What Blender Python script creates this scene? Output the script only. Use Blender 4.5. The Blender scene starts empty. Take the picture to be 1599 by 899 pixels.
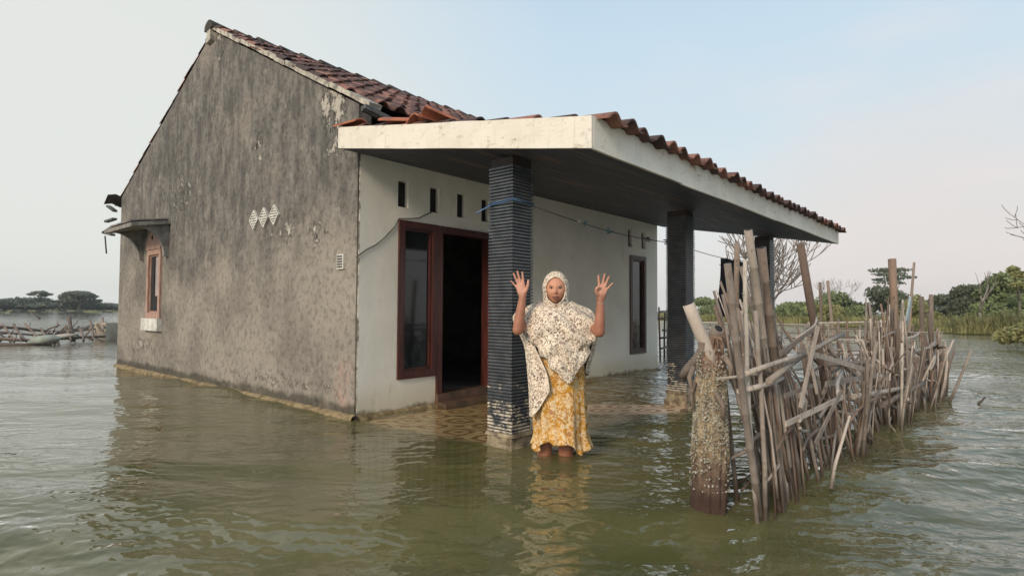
import bpy, bmesh, math, random
import numpy as np
from mathutils import Vector, Matrix, Euler, noise

C = bpy.context.scene.collection
S = bpy.context.scene
R = math.radians
random.seed(7)
rnd = random.uniform

# ------------------------------------------------------------------ camera
# world frame: x runs along the house front, y goes into the house, z = 0 is the water
CAM = Vector((-3.0666, -4.5621, 1.0))
FWD = Vector((0.7548, 0.6559)); RGT = Vector((0.6559, -0.7548))
cd = bpy.data.cameras.new('camera'); cam = bpy.data.objects.new('camera', cd); C.objects.link(cam)
cam.location = CAM
yaw = math.atan2(-FWD.x, FWD.y)
cam.rotation_euler = (Matrix.Rotation(yaw, 3, 'Z') @ Matrix.Rotation(R(92.1), 3, 'X') @ Matrix.Rotation(R(0.33), 3, 'Z')).to_euler()
cd.sensor_width = 36; cd.lens = 36 * 900.93 / 1599; cd.clip_end = 9000; cd.clip_start = 0.05
S.camera = cam

# ------------------------------------------------------------------ world and sun
SUN_EL = 27.0
SUN_DIR = Vector((-0.98, -0.19, 0)).normalized()          # towards the sun, on the ground plane
w = bpy.data.worlds.new('World'); S.world = w; w.use_nodes = True
nt = w.node_tree; nd = nt.nodes; lk = nt.links; nd.clear()
def wn(t, **k):
    n = nd.new(t)
    for a, b in k.items(): setattr(n, a, b)
    return n
sky = wn('ShaderNodeTexSky', sky_type='NISHITA', sun_disc=False, sun_elevation=R(SUN_EL),
         sun_rotation=math.atan2(SUN_DIR.x, SUN_DIR.y), air_density=1.2, dust_density=4.0, ozone_density=1.5)
tc = wn('ShaderNodeTexCoord'); sp = wn('ShaderNodeSeparateXYZ'); lk.new(tc.outputs['Generated'], sp.inputs[0])
ramp = wn('ShaderNodeValToRGB'); lk.new(sp.outputs['Z'], ramp.inputs[0])
e = ramp.color_ramp.elements
e[0].position = 0.0; e[0].color = (0.77, 0.755, 0.725, 1)
e[1].position = 1.0; e[1].color = (0.30, 0.46, 0.66, 1)
for p, c in ((0.10, (0.78, 0.785, 0.77)), (0.24, (0.665, 0.765, 0.815)), (0.42, (0.575, 0.725, 0.84)), (0.6, (0.47, 0.63, 0.8))):
    q = e.new(p); q.color = (*c, 1)
# thin pink cloud low in the east, greenish white haze to the north-west
def direction_mask(d, lo, hi):
    dp = wn('ShaderNodeVectorMath', operation='DOT_PRODUCT'); lk.new(tc.outputs['Generated'], dp.inputs[0])
    dp.inputs[1].default_value = Vector(d).normalized()
    mr = wn('ShaderNodeMapRange'); mr.interpolation_type = 'SMOOTHSTEP'
    mr.inputs[1].default_value = lo; mr.inputs[2].default_value = hi; lk.new(dp.outputs['Value'], mr.inputs[0]); return mr.outputs[0]
def wmix(a, b, f, mode='MIX'):
    m = wn('ShaderNodeMix', data_type='RGBA', blend_type=mode)
    if isinstance(f, float): m.inputs[0].default_value = f
    else: lk.new(f, m.inputs[0])
    for s, v in ((6, a), (7, b)):
        if isinstance(v, tuple): m.inputs[s].default_value = (*v, 1)
        else: lk.new(v, m.inputs[s])
    return m.outputs[2]
cmap = wn('ShaderNodeMapping'); lk.new(tc.outputs['Generated'], cmap.inputs[0]); cmap.inputs[3].default_value = (1.6, 1.6, 5.0)
cn = wn('ShaderNodeTexNoise'); lk.new(cmap.outputs[0], cn.inputs[0]); cn.inputs['Scale'].default_value = 1.9; cn.inputs['Detail'].default_value = 5
cr = wn('ShaderNodeMapRange'); cr.interpolation_type = 'SMOOTHSTEP'; lk.new(cn.outputs[0], cr.inputs[0]); cr.inputs[1].default_value = .42; cr.inputs[2].default_value = .72; cr.inputs[4].default_value = .14
c1 = wmix(ramp.outputs[0], (0.78, 0.80, 0.76), direction_mask((0.05, 1, 0.20), 0.62, 1.0))
c2 = wmix(c1, (0.77, 0.725, 0.705), direction_mask((1, 0.10, 0.06), 0.95, 1.01))
c3 = wmix(c2, (0.82, 0.79, 0.78), cr.outputs[0])
mp = wn('ShaderNodeMath', operation='MULTIPLY'); lk.new(direction_mask((1, .12, .18), .93, 1.0), mp.inputs[0]); lk.new(cr.outputs[0], mp.inputs[1])
mp2 = wn('ShaderNodeMath', operation='MULTIPLY'); lk.new(mp.outputs[0], mp2.inputs[0]); mp2.inputs[1].default_value = 2.0; c4 = wmix(c3, (0.90, 0.76, 0.735), mp2.outputs[0])
bg1 = wn('ShaderNodeBackground'); lk.new(sky.outputs[0], bg1.inputs[0]); bg1.inputs[1].default_value = 0.07
bg2 = wn('ShaderNodeBackground'); lk.new(c4, bg2.inputs[0]); bg2.inputs[1].default_value = 1.0
ms = wn('ShaderNodeMixShader'); ms.inputs[0].default_value = 0.9
lk.new(bg1.outputs[0], ms.inputs[1]); lk.new(bg2.outputs[0], ms.inputs[2])
wo = wn('ShaderNodeOutputWorld'); lk.new(ms.outputs[0], wo.inputs[0])

sd = bpy.data.lights.new('sun', 'SUN'); sun = bpy.data.objects.new('sun', sd); C.objects.link(sun)
sd.energy = 2.6; sd.angle = R(16); sd.color = (1.0, 0.85, 0.68)
v = Vector((SUN_DIR.x * math.cos(R(SUN_EL)), SUN_DIR.y * math.cos(R(SUN_EL)), math.sin(R(SUN_EL))))
sun.rotation_euler = v.to_track_quat('Z', 'Y').to_euler(); sun.location = v * 30
S.view_settings.view_transform = 'Standard'; S.view_settings.look = 'None'
S.view_settings.gamma = 1; S.view_settings.exposure = 0.14
S.cycles.max_bounces = 8; S.cycles.transparent_max_bounces = 12

# ------------------------------------------------------------------ helpers
class MB:
    def __init__(s): s.v = []; s.f = []; s.s = []
    def add(s, vs, fs, smooth=False):
        o = len(s.v); s.v += [tuple(x) for x in vs]
        for f in fs: s.f.append([i + o for i in f]); s.s.append(smooth)
        return s
    def hexa(s, a, b):
        """a, b: four corners each of two opposite faces"""
        return s.add(list(a) + list(b), [(3, 2, 1, 0), (4, 5, 6, 7), (0, 1, 5, 4), (1, 2, 6, 5), (2, 3, 7, 6), (3, 0, 4, 7)])
    def box(s, x0, x1, y0, y1, z0, z1):
        return s.hexa([(x0, y0, z0), (x1, y0, z0), (x1, y1, z0), (x0, y1, z0)], [(x0, y0, z1), (x1, y0, z1), (x1, y1, z1), (x0, y1, z1)])
    def obox(s, c, size, M):
        h = [x / 2 for x in size]; c = Vector(c)
        P = lambda i, j, k: c + M @ Vector((i * h[0], j * h[1], k * h[2]))
        return s.hexa([P(-1, -1, -1), P(1, -1, -1), P(1, 1, -1), P(-1, 1, -1)], [P(-1, -1, 1), P(1, -1, 1), P(1, 1, 1), P(-1, 1, 1)])
    def tube(s, pts, rad, n=8, cap=True, hollow=0):
        pts = [Vector(p) for p in pts]; m = len(pts)
        if not hasattr(rad, '__len__'): rad = [rad] * m
        up = None; vs = []
        for i, p in enumerate(pts):
            d = (pts[min(i + 1, m - 1)] - pts[max(i - 1, 0)]).normalized()
            if up is None:
                up = Vector((0, 0, 1)) if abs(d.z) < .9 else Vector((1, 0, 0))
            a = d.cross(up).normalized(); b = a.cross(d).normalized(); up = b
            for k in range(n):
                t = 2 * math.pi * k / n; vs.append(p + (a * math.cos(t) + b * math.sin(t)) * rad[i])
        fs = [(i * n + k, i * n + (k + 1) % n, (i + 1) * n + (k + 1) % n, (i + 1) * n + k) for i in range(m - 1) for k in range(n)]
        s.add(vs, [f[::-1] for f in fs], True)
        if cap:
            o = len(s.v) - m * n
            s.f.append([o + k for k in range(n)]); s.s.append(False)
            s.f.append([o + (m - 1) * n + n - 1 - k for k in range(n)]); s.s.append(False)
        return s
    def grid(s, P, smooth=True, close_u=False):
        """P: rows of points"""
        nr = len(P); nc = len(P[0]); vs = [p for r in P for p in r]; fs = []
        for i in range(nr - 1):
            for j in range(nc if close_u else nc - 1):
                k = (j + 1) % nc; fs.append((i * nc + j, i * nc + k, (i + 1) * nc + k, (i + 1) * nc + j))
        return s.add(vs, fs, smooth)
    def ellipsoid(s, c, r, n=12, m=8, M=None):
        c = Vector(c); P = []
        for i in range(m + 1):
            a = math.pi * i / m
            P.append([c + (M or Matrix.Identity(3)) @ Vector((r[0] * math.sin(a) * math.cos(2 * math.pi * j / n), r[1] * math.sin(a) * math.sin(2 * math.pi * j / n), r[2] * math.cos(a))) for j in range(n)])
        return s.grid(P, True, True)
    def build(s, name, mat, parent=None):
        me = bpy.data.meshes.new(name); me.from_pydata([tuple(v) for v in s.v], [], s.f)
        me.polygons.foreach_set('use_smooth', s.s); me.materials.append(mat); me.update()
        o = bpy.data.objects.new(name, me); C.objects.link(o)
        if parent is not None: o.parent = parent
        return o
def tag(o, label=None, cat=None, group=None, kind=None):
    if label: o['label'] = label
    if cat: o['category'] = cat
    if group: o['group'] = group
    if kind: o['kind'] = kind
    return o
def empty(name, loc=(0, 0, 0), rz=0):
    o = bpy.data.objects.new(name, None); C.objects.link(o); o.location = loc; o.rotation_euler = (0, 0, rz); o.empty_display_size = .2
    return o
def origin_to(o, loc):
    """move an object's origin without moving its mesh"""
    o.data.transform(Matrix.Translation(-Vector(loc))); o.location = loc; return o
def bearing(u, dist, z=0.0):
    """a point on the ground at a compass bearing (given by the pixel column it is seen at) and a distance"""
    a = math.atan((u - 799.5) / 900.93)
    d = FWD * math.cos(a) + RGT * math.sin(a)
    return Vector((CAM.x + d.x * dist, CAM.y + d.y * dist, z))

class NT:
    def __init__(s, name):
        s.m = bpy.data.materials.new(name); s.m.use_nodes = True; s.t = s.m.node_tree; s.t.nodes.clear()
        s.out = s.n('ShaderNodeOutputMaterial'); s.tc = s.n('ShaderNodeTexCoord'); s.obj = s.tc.outputs['Object']
    def n(s, t, **k):
        x = s.t.nodes.new(t)
        for a, b in k.items(): setattr(x, a, b)
        return x
    def l(s, a, b):
        if hasattr(a, 'is_output') or hasattr(a, 'links'): s.t.links.new(a, b)
        else:
            if isinstance(a, (tuple, list)) and len(a) == 3 and b.type == 'RGBA': a = (*a, 1)
            b.default_value = a
    def map(s, scale=(1, 1, 1), rot=(0, 0, 0), loc=(0, 0, 0), src=None):
        x = s.n('ShaderNodeMapping'); s.l(src or s.obj, x.inputs[0]); s.l(loc, x.inputs[1]); s.l(rot, x.inputs[2]); s.l(scale, x.inputs[3]); return x.outputs[0]
    def noise(s, scale=5, detail=4, rough=.55, vec=None, dist=0):
        x = s.n('ShaderNodeTexNoise'); s.l(vec or s.obj, x.inputs['Vector']); s.l(scale, x.inputs['Scale']); s.l(detail, x.inputs['Detail']); s.l(rough, x.inputs['Roughness']); s.l(dist, x.inputs['Distortion']); return x.outputs[0]
    def vor(s, scale=5, vec=None, feature='F1', out='Distance', rand=1):
        x = s.n('ShaderNodeTexVoronoi', feature=feature); s.l(vec or s.obj, x.inputs['Vector']); s.l(scale, x.inputs['Scale']); s.l(rand, x.inputs['Randomness']); return x.outputs[out]
    def rng(s, v, a, b, c=0., d=1., smooth=True):
        x = s.n('ShaderNodeMapRange'); x.interpolation_type = 'SMOOTHSTEP' if smooth else 'LINEAR'
        s.l(v, x.inputs[0])
        for i, q in enumerate((a, b, c, d)): s.l(q, x.inputs[i + 1])
        return x.outputs[0]
    def mth(s, op, a, b=0., c=0.):
        x = s.n('ShaderNodeMath', operation=op); s.l(a, x.inputs[0]); s.l(b, x.inputs[1]); s.l(c, x.inputs[2]); return x.outputs[0]
    def mix(s, a, b, f, mode='MIX'):
        x = s.n('ShaderNodeMix', data_type='RGBA', blend_type=mode); s.l(f, x.inputs[0]); s.l(a, x.inputs[6]); s.l(b, x.inputs[7]); return x.outputs[2]
    def sep(s, v=None):
        x = s.n('ShaderNodeSeparateXYZ'); s.l(v or s.obj, x.inputs[0]); return x.outputs
    def bump(s, h, strength=.5, dist=.02, nrm=None):
        x = s.n('ShaderNodeBump'); s.l(strength, x.inputs['Strength']); s.l(dist, x.inputs['Distance']); s.l(h, x.inputs['Height'])
        if nrm is not None: s.l(nrm, x.inputs['Normal'])
        return x.outputs[0]
    def done(s, col, rough=.8, nrm=None, spec=.5, **k):
        b = s.n('ShaderNodeBsdfPrincipled'); s.l(col, b.inputs['Base Color']); s.l(rough, b.inputs['Roughness']); s.l(spec, b.inputs['Specular IOR Level'])
        if nrm is not None: s.l(nrm, b.inputs['Normal'])
        for a, q in k.items(): s.l(q, b.inputs[a])
        s.l(b.outputs[0], s.out.inputs[0]); return s.m

def simple(name, c1, c2=None, scale=8, rough=.75, bump=.3, bdist=.01, stretch=(1, 1, 1), spec=.4, wet=None, vary=0):
    m = NT(name); c2 = c2 or tuple(x * .6 for x in c1)
    vec = m.map(stretch); n = m.noise(scale, 5, .6, vec)
    col = m.mix(c1, c2, m.rng(n, .35, .68))
    if vary:
        oi = m.n('ShaderNodeObjectInfo')
        col = m.mix(col, (0, 0, 0), m.mth('MULTIPLY', oi.outputs['Random'], vary))
    rg = rough
    if wet:
        g = m.n('ShaderNodeNewGeometry'); z = m.sep(g.outputs['Position'])[2]
        zz = m.mth('ADD', z, m.mth('MULTIPLY', m.noise(9, 3), .08))
        f = m.rng(zz, wet[0], wet[1], 1., 0.)
        col = m.mix(col, wet[2], f); rg = m.rng(zz, wet[0], wet[1], .3, rough)
    return m.done(col, rg, m.bump(m.noise(scale * 3, 6, .65, vec), bump, bdist), spec)

# ------------------------------------------------------------------ materials of the house
def mat_gable():
    m = NT('weathered render'); x, y, z = m.sep()
    st = m.noise(3.0, 6, .65, m.map((2.0, 2.0, .8)))            # run-off streaks
    st2 = m.noise(9.0, 6, .7, m.map((3.0, 3.0, .5), loc=(3, 1, 0)))
    bl = m.noise(1.3, 6, .6); fi = m.noise(34, 5, .7)
    warm = m.mix((.295, .262, .220), (.205, .183, .156), m.rng(bl, .38, .66))
    moss = m.mix((.185, .172, .152), (.092, .087, .080), m.rng(st, .36, .62))
    zz = m.mth('ADD', z, m.mth('MULTIPLY', m.mth('SUBTRACT', m.noise(.9, 5, .6), .5), 2.2))
    col = m.mix(warm, moss, m.rng(zz, 1.15, 2.1, 0., .93))
    col = m.mix(col, (.30, .27, .225), m.mth('MULTIPLY', m.rng(st2, .58, .74), .45))
    col = m.mix(col, (.085, .078, .068), m.mth('MULTIPLY', m.rng(st2, .42, .28), .5))
    # lime showing through where the skin has fallen off
    sp_ = m.noise(7.5, 8, .75, m.map((1, 1, .75)))
    def blob(cy, cz, ry, rz):
        a = m.mth('DIVIDE', m.mth('SUBTRACT', y, cy), ry); b = m.mth('DIVIDE', m.mth('SUBTRACT', z, cz), rz)
        return m.rng(m.mth('SQRT', m.mth('ADD', m.mth('MULTIPLY', a, a), m.mth('MULTIPLY', b, b))), .25, 1.0, 1., 0.)
    bb = blob(.42, 3.0, .42, .42)
    for q in ((.35, 2.55, .35, .35), (1.3, 1.85, .5, .3), (2.0, 2.9, .35, .35), (4.3, 2.6, .9, .5), (3.2, 4.4, .4, .4), (.7, 1.75, .4, .25), (1.5, .22, 1.6, .12), (5.8, .4, 1.3, .25)):
        bb = m.mth('MAXIMUM', bb, m.mth('MULTIPLY', blob(*q), .62))
    pk = m.rng(m.mth('ADD', sp_, m.mth('MULTIPLY', bb, .22)), .655, .70)
    mid = m.rng(m.noise(5.5, 7, .72, m.map((1, 1, .8), loc=(9, 2, 2))), .52, .66); col = m.mix(col, (.33, .30, .255), m.mth('MULTIPLY', mid, .45))
    col = m.mix(col, (.46, .42, .36), m.mth('MULTIPLY', pk, .9))
    deep = m.rng(m.mth('ADD', m.noise(10, 7, .75, m.map((1, 1, .6), loc=(5, 5, 5))), m.mth('MULTIPLY', bb, .1)), .66, .70)
    col = m.mix(col, (.045, .04, .035), m.mth('MULTIPLY', deep, .8))
    # pink brick dust by the corner, wet foot
    pf = m.mth('MULTIPLY', blob(.16, .27, .26, .36), m.rng(m.noise(7, 5, .7), .40, .60)); col = m.mix(col, (.40, .27, .215), m.mth('MULTIPLY', pf, .8))
    col = m.mix(col, (.055, .05, .036), m.mth('MULTIPLY', m.rng(m.mth('ADD', z, m.mth('MULTIPLY', m.mth('SUBTRACT', m.noise(4, 4), .5), .16)), .08, .15, 1., 0.), .8))
    big = m.noise(.75, 7, .7, m.map(loc=(2, 8, 5))); col = m.mix(col, (.36, .31, .25), m.mth('MULTIPLY', m.rng(big, .52, .68), .40)); col = m.mix(col, (.075, .07, .064), m.mth('MULTIPLY', m.rng(big, .46, .32), .45))
    ck = m.vor(1.35, m.map((1, 1, .8), src=None), 'DISTANCE_TO_EDGE'); ckm = m.mth('MULTIPLY', m.rng(m.mth('ADD', ck, m.mth('MULTIPLY', m.noise(8, 5, .7), .05)), .027, .032, 1., 0.), m.rng(m.noise(.9, 3), .50, .56)); col = m.mix(col, (.05, .045, .04), m.mth('MULTIPLY', ckm, .0))
    # the skin of the wall is rough
    h = m.mth('ADD', m.mth('MULTIPLY', fi, .22), m.mth('ADD', m.mth('MULTIPLY', bl, .8), m.mth('SUBTRACT', m.mth('MULTIPLY', pk, .8), m.mth('MULTIPLY', deep, 1.2))))
    col = m.mix(col, (0, 0, 0), m.rng(m.noise(15, 6, .7, m.map((1, 1, 1.), loc=(1, 7, 3))), .54, .36, 0., .35))
    return m.done(col, .93, m.bump(h, .9, .03), .2)
def mat_front():
    m = NT('off white plaster'); x, y, z = m.sep()
    n = m.noise(1.6, 6, .6); fi = m.noise(22, 5, .7)
    col = m.mix((.85, .81, .715), (.75, .715, .625), m.rng(n, .35, .7))
    col = m.mix(col, (.40, .38, .32), m.mth('MULTIPLY', m.rng(m.noise(5, 7, .75, m.map((1.6, 1, .5))), .56, .72), .45))
    zz = m.mth('ADD', z, m.mth('MULTIPLY', m.mth('SUBTRACT', m.noise(3.2, 5, .65), .5), .26))
    col = m.mix(col, (.50, .41, .25), m.rng(zz, .36, .06, 0., .55))
    col = m.mix(col, (.15, .11, .06), m.rng(zz, .07, .0, 0., .9))
    ex = m.mth('ADD', x, m.mth('MULTIPLY', m.mth('SUBTRACT', m.noise(9, 6, .7), .5), .10))
    col = m.mix(col, (.17, .135, .10), m.rng(ex, .012, .028, 1., 0.))
    dk = m.mth('MULTIPLY', m.rng(m.noise(26, 5, .8), .66, .70), m.rng(z, .0, 1.2, .9, .1)); col = m.mix(col, (.2, .16, .12), dk)
    return m.done(col, .85, m.bump(m.mth('ADD', m.mth('MULTIPLY', n, 2.), m.mth('MULTIPLY', fi, .35)), .4, .012), .3)
def mat_tiles(name='terracotta roof tiles', c1=(.30, .105, .06), c2=(.15, .06, .045), dark=(.055, .04, .037), dk=.62):
    m = NT(name)
    at = m.n('ShaderNodeAttribute', attribute_name='tint'); r = at.outputs['Fac']
    col = m.mix(c1, c2, m.rng(r, .2, .9)); n = m.noise(3.5, 6, .7)
    col = m.mix(col, dark, m.mth('MULTIPLY', m.rng(m.mth('ADD', n, m.mth('MULTIPLY', r, .22)), .50, .66), dk + .2))
    col = m.mix(col, (.34, .30, .25), m.mth('MULTIPLY', m.rng(m.noise(28, 6, .8), .63, .72), .5))
    return m.done(col, .85, m.bump(m.noise(40, 5, .7), .4, .01), .25)
def mat_fascia():
    m = NT('cream painted board'); n = m.noise(2.2, 6, .65)
    col = m.mix((.74, .69, .60), (.64, .59, .49), m.rng(n, .35, .7))
    grime = m.noise(6, 8, .75, m.map((1.4, 1.4, 3.0))); col = m.mix(col, (.30, .235, .16), m.mth('MULTIPLY', m.rng(grime, .54, .70), .8))
    col = m.mix(col, (.12, .09, .07), m.rng(m.vor(11), .045, .03, 0., .8))
    col = m.mix(col, (.36, .34, .30), m.mth('MULTIPLY', m.rng(m.noise(8, 5, .7, m.map((4, 4, .35))), .55, .75), .5))
    return m.done(col, .6, m.bump(m.noise(14, 6, .7, m.map((1, 1, 4))), .35, .008), .35)
def mat_pillar():
    m = NT('slate grey cladding'); x, y, z = m.sep()
    col = m.mix((.070, .080, .088), (.034, .042, .050), m.rng(m.noise(12, 4), .35, .7))
    col = m.mix(col, (.22, .235, .23), m.mth('MULTIPLY', m.rng(m.noise(30, 6, .75, m.map((1, 1, .4))), .60, .74), .55))
    n = m.noise(11, 6, .75, m.map((1, 1, 1.3))); f = m.rng(m.mth('ADD', m.mth('MULTIPLY', m.rng(z, .58, .08, 0., 1., False), .20), n), .635, .66)
    f = m.mth('MULTIPLY', f, m.rng(z, .50, .44, 0., 1.))
    col = m.mix(col, m.mix((.50, .455, .37), (.26, .22, .16), m.rng(m.noise(20, 4), .4, .7)), f)
    return m.done(col, m.rng(f, 0., 1., .32, .9), m.bump(m.noise(45, 5, .7), .35, .006), .55)
M_gable = mat_gable(); M_front = mat_front(); M_tile = mat_tiles(c1=(.29, .14, .105), c2=(.16, .09, .075)); M_fascia = mat_fascia(); M_pillar = mat_pillar()
M_ridge = mat_tiles('mossy ridge tiles', (.10, .085, .07), (.06, .055, .05), (.035, .035, .033))
M_loose = simple('fresh terracotta', (.40, .135, .07), (.26, .09, .055), 9, .8)
M_trim = simple('crumbling lime trim', (.50, .46, .38), (.16, .14, .12), 9, .9, .6)
M_base = simple('worn stone plinth', (.36, .29, .19), (.10, .075, .05), 13, .85, .8, .015)
M_ledge = simple('mud stained concrete', (.30, .225, .12), (.14, .10, .05), 9, .8, .8, .02, wet=(-.1, .03, (.16, .12, .05)))
M_frame = simple('dark red wood', (.085, .024, .018), (.04, .012, .010), 5, .35, .2, .004, (6, 6, .7), .5)
M_frame2 = simple('dusty dark wood', (.10, .055, .045), (.05, .03, .026), 5, .5, .2, .004, (6, 6, .7), .4)
M_pink = simple('faded pink wood', (.42, .28, .22), (.27, .15, .11), 6, .7, .3, .006, (5, 5, .8))
M_soffit = None
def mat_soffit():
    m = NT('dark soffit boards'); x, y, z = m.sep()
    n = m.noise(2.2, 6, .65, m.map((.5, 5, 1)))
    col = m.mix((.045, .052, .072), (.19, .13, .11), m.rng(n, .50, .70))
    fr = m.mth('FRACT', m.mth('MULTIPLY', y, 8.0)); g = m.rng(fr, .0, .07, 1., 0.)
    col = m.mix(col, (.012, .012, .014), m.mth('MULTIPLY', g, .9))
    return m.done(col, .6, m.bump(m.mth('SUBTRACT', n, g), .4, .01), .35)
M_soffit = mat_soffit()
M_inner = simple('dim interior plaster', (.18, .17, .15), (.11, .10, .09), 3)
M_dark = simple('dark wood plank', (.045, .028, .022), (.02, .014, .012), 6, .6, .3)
M_glass = NT('dark window glass').done((.012, .014, .016), .06, None, .6)
M_pane = simple('pale curtain behind glass', (.40, .34, .33), (.30, .26, .25), 4, .3, .05)
M_grey = simple('grey weathered slab', (.12, .12, .115), (.05, .052, .05), 8, .85, .6)
M_white = simple('white glazed vent block', (.66, .64, .58), (.42, .40, .35), 10, .6, .3)
M_hole_shade = NT('painted hole shade').done((.015, .015, .016), .9)  # near-black colour standing in for the shade inside openings

# ------------------------------------------------------------------ ground and water
def mat_floor():
    m = NT('patterned brown floor tile'); x, y, z = m.sep(); T = .34
    u = m.mth('SUBTRACT', m.mth('FRACT', m.mth('DIVIDE', m.mth('ADD', x, 9.0), T)), .5); v = m.mth('SUBTRACT', m.mth('FRACT', m.mth('DIVIDE', m.mth('ADD', y, 9.0), T)), .5)
    au = m.mth('ABSOLUTE', u); av = m.mth('ABSOLUTE', v)
    d = m.mth('POWER', m.mth('ADD', m.mth('POWER', au, 3.), m.mth('POWER', av, 3.)), .3333)
    ring = m.mth('ADD', m.rng(m.mth('ABSOLUTE', m.mth('SUBTRACT', d, .30)), .05, .08, 1., 0.), m.rng(d, .13, .09, 0., 1.))
    corner = m.rng(m.mth('ADD', au, av), .80, .86)
    f = m.mth('MINIMUM', m.mth('ADD', ring, corner), 1.)
    col = m.mix((.74, .56, .38), (.32, .17, .09), f)
    col = m.mix(col, (.10, .06, .03), m.rng(m.mth('MAXIMUM', au, av), .485, .495))
    col = m.mix(col, (.36, .25, .13), m.mth('MULTIPLY', m.rng(m.noise(2.5, 5, .6), .4, .7), .35))
    return m.done(col, .5)
def mat_water():
    m = NT('murky flood water')
    g = m.n('ShaderNodeNewGeometry'); P = g.outputs['Position']
    # wind ripples: crests run across the view, finer ones on top
    rot = m.map((1, 1, 1), (0, 0, R(-38)), src=P)
    lee_v = m.map((.12, .12, .12), src=P)
    patch = m.rng(m.noise(1.6, 3, .5, lee_v), .36, .62, .55, 1.15)
    x, y, z = m.sep(P)
    lee = m.mth('MULTIPLY', m.rng(x, -3.4, -1.6, 0., 1.), m.mth('MULTIPLY', m.rng(x, 2.2, .2, 0., 1.), m.rng(y, -4.6, -1.5, .2, 1.)))
    dd = m.n('ShaderNodeVectorMath', operation='LENGTH'); m.l(P, dd.inputs[0]); calm = m.rng(dd.outputs['Value'], 10., 60., 1., .12)
    patch = m.mth('MULTIPLY', patch, calm)
    amp = m.mth('MULTIPLY', patch, m.mth('SUBTRACT', 1., m.mth('MULTIPLY', lee, .66)))
    def train(deg, lam, dist, dsc, seed):
        wt = m.n('ShaderNodeTexWave', wave_type='BANDS', bands_direction='X', wave_profile='SIN')
        m.l(m.map((1, 1, 1), (0, 0, R(deg)), (seed, seed * 2, 0), src=P), wt.inputs['Vector'])
        m.l(6.283 / lam / 20., wt.inputs['Scale']); m.l(dist, wt.inputs['Distortion']); m.l(2, wt.inputs['Detail']); m.l(dsc, wt.inputs['Detail Scale']); m.l(.6, wt.inputs['Detail Roughness'])
        return wt.outputs['Fac']
    gust = m.rng(m.noise(.9, 3, .55, m.map((1, .6, 1), src=rot)), .36, .62, .35, 1.)
    gust2 = m.rng(m.noise(1.7, 3, .55, m.map((1, .6, 1), loc=(5, 2, 0), src=rot)), .38, .62, .2, 1.)
    t1 = m.mth('MULTIPLY', train(-40, .50, 7., 1.3, 1.), .0095); t2 = m.mth('MULTIPLY', m.mth('MULTIPLY', train(-22, .27, 8., 1.6, 4.), .0115), gust)
    t3 = m.mth('MULTIPLY', m.mth('MULTIPLY', train(-58, .16, 8., 1.8, 8.), .0100), gust2); t4 = m.mth('MULTIPLY', m.mth('MULTIPLY', train(-36, .085, 7., 2.0, 3.), .0044), gust)
    h = m.mth('ADD', m.mth('ADD', t1, t2), m.mth('ADD', t3, t4)); h = m.mth('ADD', h, m.mth('MULTIPLY', m.noise(9, 3, .6, m.map((1, .5, 1), src=rot)), .008))
    nrm = m.bump(m.mth('MULTIPLY', h, amp), 1.0, 1.0)
    murk = m.noise(.55, 6, .62, m.map((1, 1.5, 1), src=rot), 1.0)
    col = m.mix((.160, .142, .062), (.100, .100, .036), m.rng(murk, .35, .68))
    plume = m.rng(m.noise(.9, 6, .7, m.map((1.3, .9, 1), (0, 0, .6), src=P), 1.6), .52, .72)
    col = m.mix(col, (.20, .19, .11), m.mth('MULTIPLY', plume, .40))
    d = m.n('ShaderNodeBsdfDiffuse'); m.l(col, d.inputs[0])
    tr = m.n('ShaderNodeBsdfTransparent'); m.l((.93, .90, .76), tr.inputs[0])
    # mud stirs up away from the shallow porch slab, so it hides more there
    ey_ = m.mth('ADD', y, m.mth('MULTIPLY', m.mth('SUBTRACT', m.noise(1.5, 4, .6, P), .5), .9))
    slab = m.mth('MULTIPLY', m.rng(ey_, -2.1, -1.7), m.rng(x, -.05, .10))
    clear = m.mth('ADD', m.mth('MULTIPLY', slab, m.rng(x, .8, 3.2, .68, .42)), .15)
    mx = m.n('ShaderNodeMixShader'); m.l(clear, mx.inputs[0]); m.l(d.outputs[0], mx.inputs[1]); m.l(tr.outputs[0], mx.inputs[2])
    gl = m.n('ShaderNodeBsdfGlossy'); m.l((1, 1, 1), gl.inputs[0]); m.l(.03, gl.inputs['Roughness']); m.l(nrm, gl.inputs['Normal'])
    fr = m.n('ShaderNodeFresnel'); m.l(1.65, fr.inputs[0]); m.l(nrm, fr.inputs['Normal'])
    fac = m.mth('MULTIPLY', fr.outputs[0], m.mth('SUBTRACT', 1., g.outputs['Backfacing']))   # seen from below the sheet lets light through
    o = m.n('ShaderNodeMixShader'); m.l(fac, o.inputs[0]); m.l(mx.outputs[0], o.inputs[1]); m.l(gl.outputs[0], o.inputs[2])
    m.l(o.outputs[0], m.out.inputs[0]); return m.m
M_water = mat_water()
def axis_coords(c, half, step, grow, far):
    a = list(np.arange(c - half, c + half + 1e-6, step)); s = step; p = a[-1]; q = a[0]; lo = []
    while p < c + far:
        s *= grow; p += s; q -= s; a.append(p); lo.append(q)
    return np.array(lo[::-1] + a)
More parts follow.
